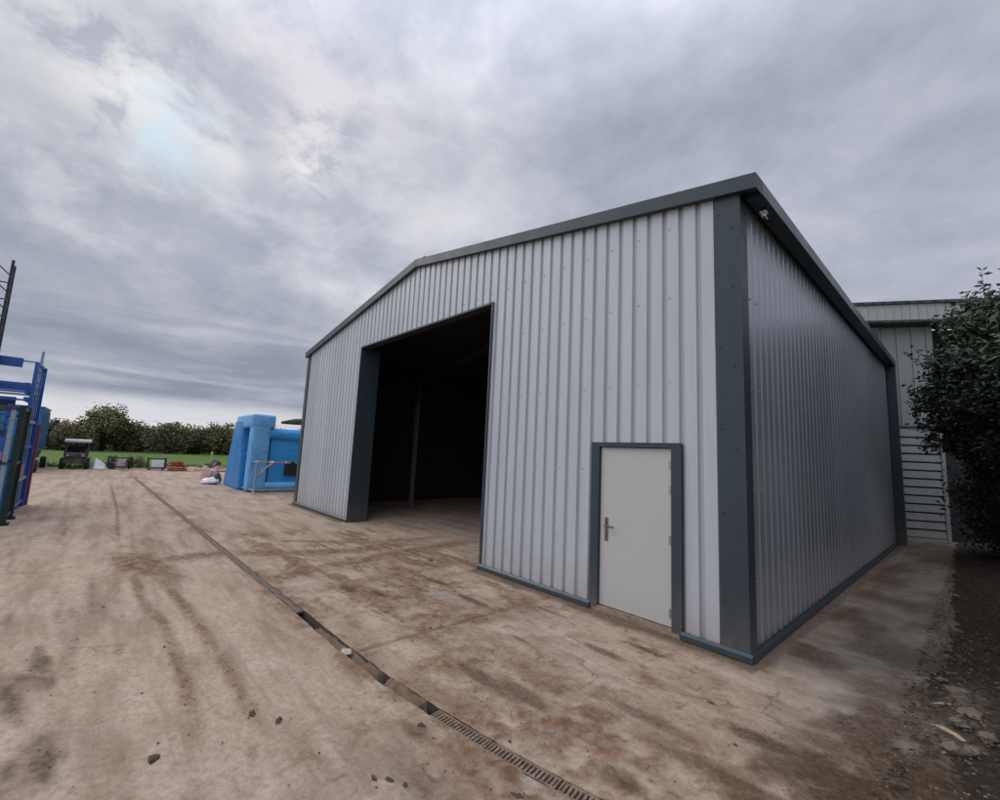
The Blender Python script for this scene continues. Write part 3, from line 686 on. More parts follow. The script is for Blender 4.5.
# portal frames
for yy in (4.05, 7.6):
    for sx in (-1, 1):
        g = MB(); x = -W+.22 if sx < 0 else -.22
        for dx in (-.09, .09): g.box(x+dx-.006, x+dx+.006, yy-.07, yy+.07, 0, 4.5)
        g.box(x-.083, x+.083, yy-.004, yy+.004, .0, 4.5); make('column', g, M['dark_steel'], shed)
        g = MB(); g.bar((x, yy, 4.48), (-W/2, yy, 5.6), .1, .2); make('rafter', g, M['dark_steel'], shed)
g = MB(); x, yy = -10.95, 2.95
for dx in (-.05, .05): g.box(x+dx-.005, x+dx+.005, yy-.05, yy+.05, 0, 3.4)
g.box(x-.045, x+.045, yy-.004, yy+.004, 0, 3.4); g.box(x-.1, x+.1, yy-.1, yy+.1, .0, .012)
tag(make('steel_post', g, M['post_in'], None, False, (x, yy, 0)), 'thin grey steel post standing in the dark inside the open shed doorway', 'post')
# door
g = MB(); g.box(DL, DL+.105, -.034, .06, .045, HD-.04); g.box(DR-.105, DR, -.034, .06, .045, HD-.04); g.box(DL, DR, -.036, .06, HD-.04, HD)
g.box(DL-.012, DL, -.034, .0, .11, HD+.012); g.box(DR, DR+.012, -.034, 0, .11, HD+.012); g.box(DL-.012, DR+.012, -.038, .0, HD+.002, HD+.014)
make('door_frame', g, M['slate'], shed)
g = MB(); g.box(DL+.11, DR-.11, .004, .05, .075, HD-.047); 
door = make('door', g, M['door'], shed); bevel(door, .006)
g = MB(); g.box(DL+.085, DL+.1045, -.0335, .0, .08, HD-.045); 
g = MB(); g.box(DL+.02, DR-.02, -.03, .06, .002, .066); make('threshold', g, M['threshold'], shed)
g = MB(); hx0 = -1.585
g.box(hx0-.021, hx0+.021, -.006, .003, .84, 1.12); g.tube([(hx0, -.004, 1.02), (hx0, -.055, 1.02)], .011, 10); g.tube([(hx0-.004, -.052, 1.02), (hx0+.05, -.058, 1.024), (hx0+.135, -.052, 1.018)], [.011, .0105, .009], 10)
g.tube([(hx0, -.001, .92), (hx0, -.014, .92)], .013, 10)
bevel(make('handle', g, M['handle'], door), .002)
for z in (.22, .98, 1.52, 1.80):
    g = MB(); g.tube([(DR-.113, -.006, z-.05), (DR-.113, -.006, z+.05)], .011, 10); g.box(DR-.15, DR-.113, -.001, .004, z-.045, z+.045); make('hinge', g, M['hinge'], door)
# small light fitting under the gutter
g = MB(); g.box(.085, .15, .40, .47, 4.632, 4.66); g.tube([(.115, .435, 4.632), (.115, .435, 4.60)], [.03, .022], 10); g.box(.12, .135, .42, .52, 4.60, 4.612)
tag(make('sensor', g, M['whitep'], None, False, (.115, .435, 4.66)), 'tiny pale sensor fixed under the gutter near the front corner of the shed', 'sensor')

# ------------------------------------------------------------------ older building behind
ang = R(33); B = Vector((.77, 12.58, 0)); E1 = Vector((math.cos(ang), math.sin(ang), 0)); NV = Vector((math.sin(ang), -math.cos(ang), 0))
def P(s, d, z): v = B+E1*s+NV*d; return (v.x, v.y, z)
old = thing('old_shed', tuple(B+E1*1.0), 'older cream ribbed metal building with dark-topped fascia, behind the new shed', 'building')
M['old'] = cladding('grubby_cream_cladding', (.37, .37, .345), .6, .3, .3); M['old_up'] = cladding('cream_cladding_panel', (.27, .275, .26), .6, .3, .3)
def pbox(g, s0, s1, d0, d1, z0, z1):
    vs = [P(s, d, z) for z in (z0, z1) for (s, d) in ((s0, d1), (s1, d1), (s1, d0), (s0, d0))]
    g.add(vs, [(3,2,1,0),(4,5,6,7),(0,1,5,4),(1,2,6,5),(2,3,7,6),(3,0,4,7)])
g = MB(); pbox(g, -2.3, 6, .0+.50, .53, 6.16, 6.62)
for i in range(42): pbox(g, -2.26+.2*i, -2.235+.2*i, .53, .552, 6.16, 6.62)
make('fascia', g, M['old'], old)
g = MB(); pbox(g, -2.35, 6.05, -.2, .60, 6.622, 6.70); pbox(g, -2.3, 6, .0, .52, 6.10, 6.155); make('roof_edge', g, M['blackst'], old)
g = MB(); pbox(g, -2.3, .12, -.06, .0, 3.2, 6.10)
for i in range(7): pbox(g, -2.2+.36*i, -2.13+.36*i, .0, .03, 3.2, 6.10)
make('wall', g, M['old_up'], old)
g = MB(); pbox(g, .12, 6, -.5, -.45, 0, 6.10); pbox(g, -2.3, 6, -.5, .49, 6.16, 6.19); make('recessed_wall', g, M['seal'], old)
g = MB(); pbox(g, -2.3, .06, -.1, .02, 3.10, 3.19); make('flashing', g, M['blackst'], old)
g = MB(); n = 13; hz = 3.0/n
for i in range(n):
    z0 = .10+i*hz; v0 = [P(-2.3, .0, z0), P(.08, .0, z0), P(.08, .045, z0+.02), P(-2.3, .045, z0+.02), P(-2.3, .02, z0+hz-.028), P(.08, .02, z0+hz-.028), P(.08, -.02, z0+hz-.028), P(-2.3, -.02, z0+hz-.028)]
    g.add(v0, [(3, 2, 5, 4), (0, 1, 2, 3), (4, 5, 6, 7), (1, 6, 5, 2)])
pbox(g, .08, .17, -.03, .06, .02, 3.09); pbox(g, -2.3, .08, -.03, .05, .02, .098)
make('slatted_shutter', g, M['old_up'], old)
g = MB(); pbox(g, -2.3, .08, -.04, -.025, .1, 3.09); make('backing', g, M['seal'], old)

# ------------------------------------------------------------------ clods, stones, litter
def lump(seed, n=3):
    rnd = random.Random(seed); import bmesh
    bm = bmesh.new(); bmesh.ops.create_icosphere(bm, subdivisions=2, radius=1)
    ph = [rnd.uniform(0, 6) for _ in range(6)]
    for v in bm.verts:
        c = v.co; k = 1+.28*math.sin(c.x*3+ph[0])*math.cos(c.y*4+ph[1])+.2*math.sin(c.z*5+ph[2]+c.x*4)+rnd.uniform(-.14, .14); v.co = c*k
        if v.co.z < -.25: v.co.z = -.25
    g = MB(); bm.verts.index_update(); g.add([tuple(v.co) for v in bm.verts], [tuple(x.index for x in f.verts) for f in bm.faces]); bm.free(); return g
clods = [(-1.86, -3.76, .05, 'dark mud clod nearest the camera-side of the paired clods left of the drain'), (-1.68, -3.64, .045, ''), (-1.72, -4.3, .055, ''), (-.81, -3.39, .032, ''), (-.75, -3.33, .03, ''), (-.66, -3.28, .03, ''), (-1.05, -2.93, .045, ''), (-.21, -2.86, .05, ''),
 (-4.77, -.4, .055, ''), (-3.54, -2.08, .035, ''), (-3.05, -2.14, .035, ''), (-2.71, -2.12, .028, ''), (-2.4, -1.97, .03, ''), (-2.2, -1.41, .022, ''), (-1.31, -2.35, .022, ''), (-.57, -2.57, .02, ''), (.06, -1.03, .028, ''), (.38, -1.42, .022, ''), (.36, -1.58, .018, ''), (-.16, -2.28, .012, ''),
 (-3.9, -1.7, .035, ''), (-3.6, -1.2, .03, ''), (-5.2, -1.5, .04, ''), (-6.6, -1.2, .045, ''), (-6.9, -.5, .045, ''), (-1.9, -1.75, .02, ''), (-2.6, -4.3, .018, ''), (-3.4, -4.1, .02, ''), (-4.9, -4.5, .025, ''), (-1.2, -3.55, .018, '')]
var = [lump(i) for i in range(4)]; cp = {}
for i, (x, y, s, lb) in enumerate(clods):
    k = i % 4
    if k not in cp:
        o = make('mud_clod', var[k], M['clod']); cp[k] = o
    else: o = cp[k].copy(); COL.objects.link(o)
    tag(o, 'small dark clod of dried mud lying on the concrete yard', 'mud clod', 'mud clods scattered on the yard')
    s *= .55; o.location = (x, y, s*.12); o.scale = (s*random.uniform(1.0, 1.5), s*random.uniform(.6, .95), s*.55); o.rotation_euler = (0, 0, random.uniform(-.6, .6))
o = make('flat_stone', lump(21), M['stone']); tag(o, 'flat pale stone wedged in the open length of the drain', 'stone'); o.location = (-2.38, -2.875, .004); o.scale = (.058, .04, .018)
# crumbs: uncountable grit
def scatter(pts, smin, smax, seed, flat=.6):
    rnd = np.random.default_rng(seed); n = len(pts); base = np.array([(1,0,0),(0,1,0),(-1,0,0),(0,-1,0),(0,0,1),(0,0,-.4)], float)
    fc = np.array([(0,1,4),(1,2,4),(2,3,4),(3,0,4),(1,0,5),(2,1,5),(3,2,5),(0,3,5)])
    s = rnd.uniform(smin, smax, n)**1.0; a = rnd.uniform(0, 6.28, n)
    B_ = base[None]*(1+rnd.uniform(-.35, .35, (n, 6, 1))); Xr = B_[..., 0]*np.cos(a)[:, None]-B_[..., 1]*np.sin(a)[:, None]; Yr = B_[..., 0]*np.sin(a)[:, None]+B_[..., 1]*np.cos(a)[:, None]
    Vv = np.stack([Xr, Yr, B_[..., 2]*flat], -1)*s[:, None, None]+pts[:, None, :]
    return Vv.reshape(-1, 3), (fc[None]+6*np.arange(n)[:, None, None]).reshape(-1, 3)
N = 26000; qx = rng.uniform(-6, 1.6, N); qy = rng.uniform(-5, .0, N)
qm, qd, ql, *_ = dirt_masks(qx[None], qy[None], qy[None]); pr = (qm[0]**2*.9+qd[0]*.25+.012); kp = (rng.random(N) < pr) & (np.abs(qy-yc(qx)) > .08)
pts = np.stack([qx[kp], qy[kp], np.full(kp.sum(), .006)], -1)
V_, F_ = scatter(pts, .002, .008, 4); co_ = np_mesh('grit', V_, F_, M['clod'], False); co_['kind'] = 'stuff'; tag(co_, 'crumbs of dried mud spread over the concrete in front of the shed', 'grit')
N = 700; qx = rng.uniform(1.05, 2.2, N); qy = rng.uniform(-1.6, 3, N)
pts = np.stack([qx, qy, np.clip((qx-1.17), -.02, .4)*.11+.03], -1); V_, F_ = scatter(pts, .003, .014, 5)
co_ = np_mesh('rubble', V_, F_, M['rubble'], False); co_['kind'] = 'stuff'; tag(co_, 'broken rubble and grit mixed into the dark soil at the right', 'rubble')
# leaf litter
N = 5000; qx = 1.05+np.abs(rng.normal(0, .6, N)); qy = rng.uniform(-1.5, 10, N)
pts = np.stack([qx, qy, np.clip((qx-1.17), -.02, .6)*.11+.035], -1); rl = np.random.default_rng(3); V_, F_ = leaves(pts, .045, rl, .55, 0.)
V_[:, 2] = np.repeat(pts[:, 2], 4)+(V_[:, 2]-np.repeat(pts[:, 2], 4))*.3
M['litter'] = leafmat('dead_leaf', (.02, .012, .006), (.085, .055, .028), .9)
lo = np_mesh('leaf_litter', V_, F_, M['litter'], False, {'var': np.repeat(rng.random(N)**1.5, 4)}); lo['kind'] = 'stuff'; tag(lo, 'dead leaves littering the dark soil under the shrubs', 'leaf litter')
g = MB(); g.tube([(1.235, -.05, .035), (1.29, -.10, .05), (1.36, -.15, .05), (1.40, -.17, .04)], [.004, .013, .016, .009], 7); tag(make('wood_splinter', g, M['wood']), 'pale yellow splintered stick lying on the dirt at the bottom right', 'stick')
g = MB(); g.tube([(1.19, .34, .03), (1.26, .40, .042), (1.34, .46, .04)], [.004, .008, .006], 6); tag(make('twig', g, M['stone']), 'short grey twig lying across the soil edge behind the yellow splinter', 'twig')
for i, (x, y, s) in enumerate([(1.33, .75, .07), (1.42, .35, .08), (1.36, .10, .055), (1.34, -.36, .05), (1.44, -.30, .045), (1.24, .95, .04), (1.5, .0, .06)]):
    o = make('rubble_lump', lump(60+i), M['rubble']); tag(o, 'dusty lump of broken rubble half buried in the soil at the bottom right', 'rubble lump', 'rubble lumps in the soil'); o.location = (x, y, .05); o.scale = (s, s*.8, s*.5); o.rotation_euler = (0, 0, i*1.3)

# ------------------------------------------------------------------ blue inflatable and its barrier
def puffy(x0, x1, y0, y1, z0, z1, lean=(0, 0), cuts=3, b=.12):
    g = MB(); nx_, ny_, nz_ = 4, 4, 6
    import bmesh
    bm = bmesh.new(); bmesh.ops.create_cube(bm, size=1); bmesh.ops.subdivide_edges(bm, edges=bm.edges[:], cuts=cuts, use_grid_fill=True)
    for v in bm.verts:
        c = v.co*2; q = Vector((c.x, c.y, c.z)); 
        # rounded, bulging box
        f = lambda a, b_, c_: a*(1+.035*(1-b_*b_)*(1-c_*c_))*(1-.012*(b_**6+c_**6))
        q = Vector((f(c.x, c.y, c.z), f(c.y, c.x, c.z), f(c.z, c.x, c.y)))
        z = (q.z+1)/2
        v.co = Vector(((x0+x1)/2+q.x*(x1-x0)/2+lean[0]*(z), (y0+y1)/2+q.y*(y1-y0)/2+lean[1]*z, z0+z*(z1-z0)))
    bm.verts.index_update(); g.add([tuple(v.co) for v in bm.verts], [tuple(x.index for x in f_.verts) for f_ in bm.faces]); bm.free(); return g
inf = thing('inflatable_castle', (-18, 1, 0), 'pale blue boxy inflatable with a leaning side arch, standing beyond the shed', 'inflatable')
def soft(o):
    m = o.modifiers.new('bev', 'BEVEL'); m.width = .07; m.segments = 3; m.limit_method = 'ANGLE'; m.angle_limit = R(50); o.modifiers.new('wn', 'WEIGHTED_NORMAL'); o.data.polygons.foreach_set('use_smooth', [True]*len(o.data.polygons)); return o
def wedge(bx0, bx1, tx0, tx1, y0, y1, z0, z1):
    g = puffy(-1, 1, y0, y1, z0, z1); o = []
    for x, y, z in g.v:
        t_ = (z-z0)/(z1-z0); a_, b_ = bx0+(tx0-bx0)*t_, bx1+(tx1-bx1)*t_; o.append(((a_+b_)/2+x*(b_-a_)/2, y, z))
    g.v = o; return g
soft(make('arch_leg', wedge(-20.6, -17.9, -19.5, -18.3, -.6, .1, 0, 2.75), M['inf_dark'], inf))
soft(make('arch_beam', puffy(-19.55, -16.95, -.55, .30, 2.42, 2.95), M['inf_light'], inf))
soft(make('arch_post', puffy(-17.45, -16.95, -.5, .15, .05, 2.6), M['inf_light'], inf))
soft(make('body', puffy(-20., -17.15, .2, 4.2, .05, 2.3), M['inf'], inf))
g = MB(); g.tube([(-17.2, .1, 2.24), (-17.15, 1.2, 2.22), (-17.2, 4.2, 2.22)], [.22, .23, .22], 14); soft(make('top_roll', g, M['inf'], inf))
g = MB(); g.tube([(-17.1, .1, .22), (-17.05, 2, .20), (-17.1, 4.2, .20)], [.16, .17, .16], 14); soft(make('bottom_roll', g, M['inf_light'], inf))
for y in (1.75, 3.0):
    g = MB(); g.tube([(-17.15, y, .3), (-17.1, y, 1.2), (-17.15, y, 2.2)], .06, 10); soft(make('seam_rib', g, M['inf_light'], inf))
g = MB(); g.box(-17.10, -17.02, .80, 1.48, .62, 1.14); make('window', g, M['seal'], inf)
bar = thing('crowd_barrier', (-16.4, .8, 0), 'grey tube barrier wrapped in red and white tape in front of the blue inflatable', 'barrier')
g = MB(); xb = -16.45; 
g.tube([(xb, -.35, 1.15), (xb, 3.4, 1.15)], .035, 8); g.tube([(xb, -.35, .12), (xb, 3.4, .12)], .04, 8)
g.tube([(xb, -.35, 1.15), (xb-1.0, -.45, 1.15)], .03, 8); g.tube([(xb, -.35, .12), (xb-1.2, -.45, .12)], .035, 8)
make('rail', g, M['galv'], bar)
for y in (-.35, 1.5, 3.4):
    g = MB(); g.tube([(xb, y, 0), (xb, y, 1.16)], .035, 8); g.tube([(xb-.25, y, .03), (xb+.25, y, .03)], .03, 6); make('post', g, M['galv'], bar)
g = MB(); g.tube([(xb-.9, -.45, 0), (xb-.9, -.45, 1.15)], .03, 8); make('post', g, M['galv'], bar)
for y, m_ in ((-.30, 'redwhite'), (.15, 'pinkwhite'), (.62, 'redwhite'), (.9, 'seal'), (1.3, 'redwhite')):
    g = MB(); g.tube([(xb, y-.07, 1.15), (xb, y+.07, 1.15)], .05, 8); make('tape', g, M[m_], bar)
g = MB(); g.tube([(xb, -.35, .55), (xb, .0, .98), (xb, .2, 1.12)], .035, 6); make('tape', g, M['redwhite'], bar)
# junk beside the arch leg
g = MB(); g.add(lump(5).v, lump(5).f); o = make('white_sack', g, M['whitep'], None, True); tag(o, 'crumpled white sack on the ground left of the blue inflatable', 'sack'); o.location = (-20.9, -1.0, .08); o.scale = (.4, .30, .22)
o = make('red_bag', lump(6), M['redwhite'], None, True); tag(o, 'faded red and white bundle piled behind the white sack beside the inflatable', 'bundle'); o.location = (-22.2, -.95, .2); o.scale = (.4, .26, .42)
o = make('grey_bag', lump(8), M['mach'], None, True); tag(o, 'dark grey bag against the foot of the leaning blue inflatable leg', 'bag'); o.location = (-21.3, -.72, .15); o.scale = (.3, .2, .36)
g = MB(); g.box(-16.95, -16.75, -.42, -.2, 0, .35); g.box(-18.3, -17.1, -.62, -.52, .02, .34)
# olive tarpaulin roll on top, pale sheet
g = MB(); g.tube([(-17.6, .65, 2.72), (-17.7, 1.2, 2.80), (-17.8, 2.0, 2.86), (-17.9, 3.6, 2.84)], [.05, .13, .16, .15], 10); tag(soft(make('rolled_tarpaulin', g, M['olivetarp'])), 'olive green rolled tarpaulin lying along the top of the blue inflatable', 'tarpaulin')

# ------------------------------------------------------------------ things along the far yard edge
uv = thing('utility_vehicle', (-32.3, -5.6, 0), 'small dark utility buggy with a white canopy roof parked at the far yard edge', 'utility vehicle')
x0, x1, y0, y1 = -33.6, -31.4, -6.15, -5.0
g = puffy(x0+.1, x1-.35, y0+.03, y1-.03, 1.42, 1.60); soft(make('canopy', g, M['whitep'], uv))
g = MB(); g.box(x0, x1, y0+.1, y1-.1, .30, .62, .04); g.box(x1-.55, x1, y0+.12, y1-.12, .62, .88, .05); g.box(x0+.2, x0+1.0, y0+.1, y1-.1, .62, .95, .04); make('body', g, M['mach'], uv)
for (a_, b_) in ((x0+.25, y0+.12), (x0+.25, y1-.12), (x1-.55, y0+.12), (x1-.55, y1-.12)):
    g = MB(); g.tube([(a_, b_, .7), (a_, b_, 1.45)], .03, 6); make('canopy_post', g, M['blackst'], uv)
g = MB(); g.box(x0+.95, x0+1.1, y0+.2, y1-.2, .8, 1.2, .03); g.box(x0+1.0, x0+1.4, y0+.2, y1-.2, .66, .78, .03); make('seat', g, M['seal'], uv)
g = MB(); g.tube([(x1-.6, -5.8, .85), (x1-.75, -5.8, 1.05)], .02, 6); g.tube([(x1-.76, -5.8+.16*math.cos(a*.5236), 1.07+.16*math.sin(a*.5236)) for a in range(13)], .015, 6, False); make('steering_wheel', g, M['seal'], uv)
for a_ in (x0+.4, x1-.4):
    for b_ in (y0+.08, y1-.08):
        g = MB(); g.disc_wheel((a_, b_, .29), .29, .2); wv = make('wheel', g, M['tyre'], uv, True)
        g = MB(); g.disc_wheel((a_, b_, .29), .13, .22); make('hub', g, M['hinge'], wv, True)
for b_ in (y0+.27, y1-.27):
    g = MB(); g.tube([(x1-.01, b_, .74), (x1+.02, b_, .74)], .07, 10); make('headlight', g, M['galv'], uv)
# white sheeting cone
g = MB(); pk = (-32.2, -4.75, .62); ring = [(-32.2+.5*math.cos(a*.449)*(1+.3*math.sin(a*3)), -4.45+.55*math.sin(a*.449)*(1+.2*math.cos(a*2)), .02) for a in range(14)]
mid = [((p[0]*.5+pk[0]*.5)+.05*math.sin(i*2.1), p[1]*.5+pk[1]*.5, .24+.08*math.sin(i*1.7)) for i, p in enumerate(ring)]
g.add([pk]+mid+ring, [(0, 1+i, 1+(i+1) % 14) for i in range(14)]+[(1+i, 15+i, 15+(i+1) % 14, 1+(i+1) % 14) for i in range(14)])
tag(make('white_sheeting', g, M['whitep'], None, True, (-32.2, -4.5, 0)), 'peaked heap of white plastic sheeting right of the white-roofed buggy', 'sheeting')
def board_trolley(x, y0, y1, h, bm_, label, posts):
    o = thing('board_trolley', (x, (y0+y1)/2, 0), label, 'trolley')
    g = MB(); g.box(x-.6, x+.1, y0, y1, .08, .16); 
    for yy in posts: g.bar((x-.2, yy, .1), (x-.2, yy, h+.12), .09); 
    g.bar((x-.2, y0, h+.05), (x-.2, y1, h+.05), .07); make('frame', g, M['blackst'], o)
    g = MB(); g.box(x-.1, x-.06, y0+.20*(y1-y0), y1-.12*(y1-y0), .18, h); make('board', g, M[bm_], o)
    for yy in (y0+.12, y1-.12):
        for xx in (x-.5, x): g = MB(); g.disc_wheel((xx, yy, .07), .07, .05, 10); make('wheel', g, M['tyre'], o)
board_trolley(-32., -4.22, -3.15, .58, 'pinkwhite', 'dark trolley with tall side clumps and a pinkish white board at the far yard edge', (-4.2, -4.0, -3.3, -3.17))
board_trolley(-31.2, -2.50, -1.62, .60, 'whitep', 'dark-framed white board standing alone left of the red frame heap', (-2.47, -1.65))
for i, (y, s, lb) in enumerate([(-4.05, .34, 'dark bushy plant in front of the left end of the pinkish board trolley'), (-3.25, .30, 'dark bushy plant at the right end of the pinkish board trolley'), (-2.80, .30, 'green weedy clump between the two board trolleys')]):
    V_, F_, vr, K = crown((0, 0, .4), (.2, s*.6, .38), 40, 24, .07, .14, 200+i, .5); 
    p = np_mesh('weed_clump', V_+np.array([0, 0, 0]), F_, M['hedge'] if i == 2 else M['hedge_dark'], False, {'var': vr}); p.location = (-32.3 if i == 2 else -31.95, y, 0); tag(p, lb, 'plant')
# heap of red frames
hp = thing('red_frame_heap', (-31, -1.0, 0), 'slumped heap of weathered red metal frames right of the white board', 'heap'); rr_ = random.Random(5)
for i in range(11):
    g = MB(); y = -1.5+rr_.random()*.9; x = -31.3+rr_.random()*.8; z = .06+.045*i; a = rr_.uniform(-.4, .4); hwid = .38-.018*i
    c_, s_ = math.cos(a), math.sin(a); q = lambda u, v, dz=0: (x+u*c_-v*s_, -1.15+.25*(rr_.random()-.5)*0+v*c_+u*s_+(y+1.05)*.25, z+dz+u*.1)
    cs = [q(-.35, -hwid), q(.35, -hwid), q(.35, hwid), q(-.35, hwid)]
    for j in range(4): g.bar(cs[j], cs[(j+1) % 4], .05)
    g.bar(cs[0], cs[2], .04)
    make('frame', g, M['red'] if i % 3 else M['redwhite'], hp)
for i, (y, sx_, sy_, sz_, m_, lb) in enumerate([(-.25, .45, .4, .09, 'redwhite', 'flat crumpled faded red sheet next to the red frame heap'), (.30, .5, .38, .12, 'mach', 'flat dark rubbish pile in the middle of the far yard edge'), (.85, .4, .32, .22, 'mach', 'darker humped rubbish pile left of the red and white bundle'), (1.05, .4, .3, .12, 'redwhite', 'low faded red rubbish pile touching the humped dark pile'), (.5, .3, .22, .08, 'pinkwhite', 'pale pinkish rag lying before the flat dark rubbish pile')]):
    o = make('rubbish_pile', lump(30+i), M[m_], None); tag(o, lb, 'rubbish'); o.location = (-30.6+(-.9 if m_ == 'mach' else 0)+(.3 if m_ == 'pinkwhite' else 0), y, sz_*.45); o.scale = (sx_, sy_*1.2, sz_*2.3); o.rotation_euler[2] = i
g = MB(); g.tube([(-46, 3.05, -.05), (-46, 3.05, .85)], .05, 6); g.box(-46.05, -45.95, 2.96, 3.14, .62, .9); tag(make('marker_post', g, M['yellow'], None, False, (-46, 3.05, 0)), 'small yellow marker post standing in the grass field', 'marker post')

# blue box trailer
tr = thing('box_trailer', (-30, -7.4, 0), 'blue steel box body on a dark trailer chassis at the far left of the yard', 'trailer')
TY = -.22
g = MB(); g.box(-33.5, -29.6, -9.0, -6.72, .95, 3.08)
for i in range(13): g.box(-33.4+.3*i, -33.28+.3*i, -6.72, -6.685, 1.05, 2.98)
for i in range(7): g.box(-29.6, -29.565, -8.9+.32*i, -8.78+.32*i, 1.05, 2.98)
g.box(-33.53, -29.56, -9.03, -6.68, 3.08, 3.15); g.v = [(a, b+TY, c) for a, b, c in g.v]; make('box_body', g, M['cont'], tr)
g = MB(); g.box(-33.5, -27.8, -8.6, -8.45, .55, .75); g.box(-33.5, -27.8, -7.0, -6.85, .55, .75); g.box(-29.0, -28.8, -8.6, -6.85, .5, .56)
g.box(-33.4, -29.65, -8.9, -6.8, .751, .945); g.v = [(a, b+TY, c) for a, b, c in g.v]; make('chassis', g, M['blackst'], tr)
for xx in (-32.8, -28.3):
    for yy in (-8.95, -6.85):
        g = MB(); g.disc_wheel((xx, yy, .30), .30, .22); wv = make('wheel', g, M['tyre'], tr, True); g = MB(); g.disc_wheel((xx, yy, .30), .14, .24); make('hub', g, M['blackst'], wv, True)

# ------------------------------------------------------------------ blue rack, green cage, maroon post, mast at the left
rk = thing('blue_rack', (-13.6, -7.2, 0), 'tall blue steel storage rack with open top beams at the left edge', 'rack')
for x, y, h, m_, w_ in ((-13.05, -6.0, 3.45, 'blue', .07), (-14.7, -6.0, 3.5, 'blue', .10), (-14.05, -6.02, 3.85, 'galv', .05), (-13.05, -8.6, 3.45, 'blue', .10), (-14.7, -8.6, 3.5, 'blue', .10)):
    g = MB(); g.box(x-w_/2, x+w_/2, y-w_/2, y+w_/2, 0, h); make('post', g, M[m_], rk)
def beam(x0, y0, z0, x1, y1, z1, w_, h_, m_, nm='beam'):
    g = MB(); g.bar((x0, y0, z0), (x1, y1, z1), w_, h_); make(nm, g, M[m_], rk)
beam(-13.95, -8.6, 3.52, -13.95, -6.32, 3.50, .08, .22, 'blue'); beam(-13.05, -6.0, 3.44, -14.7, -6.0, 3.49, .05, .05, 'blue')
beam(-13.95, -6.32, 3.55, -13.1, -6.02, 3.46, .03, .03, 'blue')
beam(-14.0, -8.6, 2.93, -14.0, -6.12, 2.93, .10, .19, 'blue'); beam(-13.6, -8.6, 2.70, -13.6, -6.02, 2.72, .05, .05, 'galv'); beam(-13.2, -8.6, 2.50, -13.2, -6.25, 2.52, .12, .20, 'navy')
beam(-14.3, -6.05, 2.2, -14.3, -6.05, 3.35, .13, .13, 'blue', 'post'); 
for z in (2.75, 3.05, 3.3): beam(-13.1, -6.0, z, -14.3, -6.02, z+.02, .03, .05, 'blue', 'tie')
for i in range(5):
    y = -6.16-.03*(i % 2); x0_ = -13.0-.36*i
    g = MB(); g.box(x0_-.15, x0_+.15, y-.12, y+.14, .06, 2.15+.06*(i % 3), .02); make('stacked_panel', g, M['blue' if i % 2 else 'inf_dark'], rk)
for z in (.12, .7, 1.45, 2.05):
    g = MB(); g.box(-14.75, -12.95, -6.05, -5.98, z, z+.07); make('rail', g, M['galv' if z in (.7, 2.05) else 'blue'], rk)
rk2 = random.Random(9)
for i in range(16):
    z = .2+.18*i; yy = -6.05-.04*rk2.random(); g = MB(); g.box(-14.7, -12.98, yy-.05, yy+.03, z, z+.05+.05*rk2.random()); g.box(-12.99, -12.93, yy-.9, yy, z, z+.04); make('stacked_frame', g, M['blue' if rk2.random() < .6 else ('inf_light' if rk2.random() < .5 else 'galv')], rk)
for i in range(7):
    y = -6.3-.32*i; g = MB(); g.box(-13.02, -12.96, y-.03, y+.03, .05, 2.45); make('upright', g, M['blue'], rk)
g = MB(); g.box(-12.95, -12.93, -6.25, -6.0, .75, 1.15); g.box(-13.6, -13.2, -5.978, -5.97, .8, 1.1); make('printed_panel', g, M['pink'], rk)
g = MB(); g.box(-13.1, -12.9, -6.6, -5.95, .0, .12); g.box(-14.8, -14.6, -6.6, -5.95, 0, .12); make('foot', g, M['blue'], rk)
g = MB(); g.tube([(-14.95, -5.97, 0), (-14.95, -5.97, 2.05)], .07, 8); tag(make('maroon_post', g, M['maroon'], None, False, (-14.95, -5.97, 0)), 'maroon painted post standing just right of the blue rack', 'post')
cg = thing('green_cage', (-11.9, -7, 0), 'dark green steel cage stacked with blue printed panels, nearest the camera on the left', 'cage')
for x, y in ((-11.45, -5.95), (-12.35, -5.95), (-11.45, -8.2), (-12.35, -8.2)):
    g = MB(); g.box(x-.045, x+.045, y-.045, y+.045, 0, 2.36); g.box(x-.09, x+.09, y-.09, y+.09, 0, .05); make('post', g, M['green'], cg)
g = MB(); 
for z in (.15, 1.2, 2.3): g.bar((-11.45, -8.2, z), (-11.45, -6.01, z), .05, .06); g.bar((-12.35, -8.2, z), (-12.35, -6.01, z), .05, .06); g.bar((-11.51, -5.95, z), (-12.29, -5.95, z), .05, .06)
make('rail', g, M['blackst'], cg)
g = MB()
for i in range(6): g.bar((-11.55-.14*i, -5.95, .18), (-11.55-.14*i, -5.95, 2.27), .016)
make('side_bars', g, M['green'], cg)
g = MB(); g.box(-11.47, -11.43, -6.10, -6.03, .1, 2.3); make('pale_post', g, M['galv'], cg)
for i, (z0, z1, m_) in enumerate(((.18, .62, 'navy'), (.62, 1.12, 'inf_dark'), (1.26, 1.42, 'pink'), (1.42, 1.72, 'blue'), (1.72, 1.86, 'navy'))):
    g = MB(); g.box(-11.50, -11.46, -8.1, -6.12, z0, z1); make('panel', g, M[m_], cg)
g = MB(); g.disc_wheel((-11.53+.02, -6.3, 1.56), .09, .03, 16, 'x'); g.box(-11.457, -11.452, -6.6, -6.3, 1.5, 1.6); make('printed_mark', g, M['whitep'], cg)
ms = thing('lattice_mast', (-12.2, -7.0, 0), 'dark perforated steel mast rising out of the picture at the left edge', 'mast')
mx, my = -13.6, -6.74
ms.location = (mx, my, 0); ms['_o'] = [mx, my, 0.]
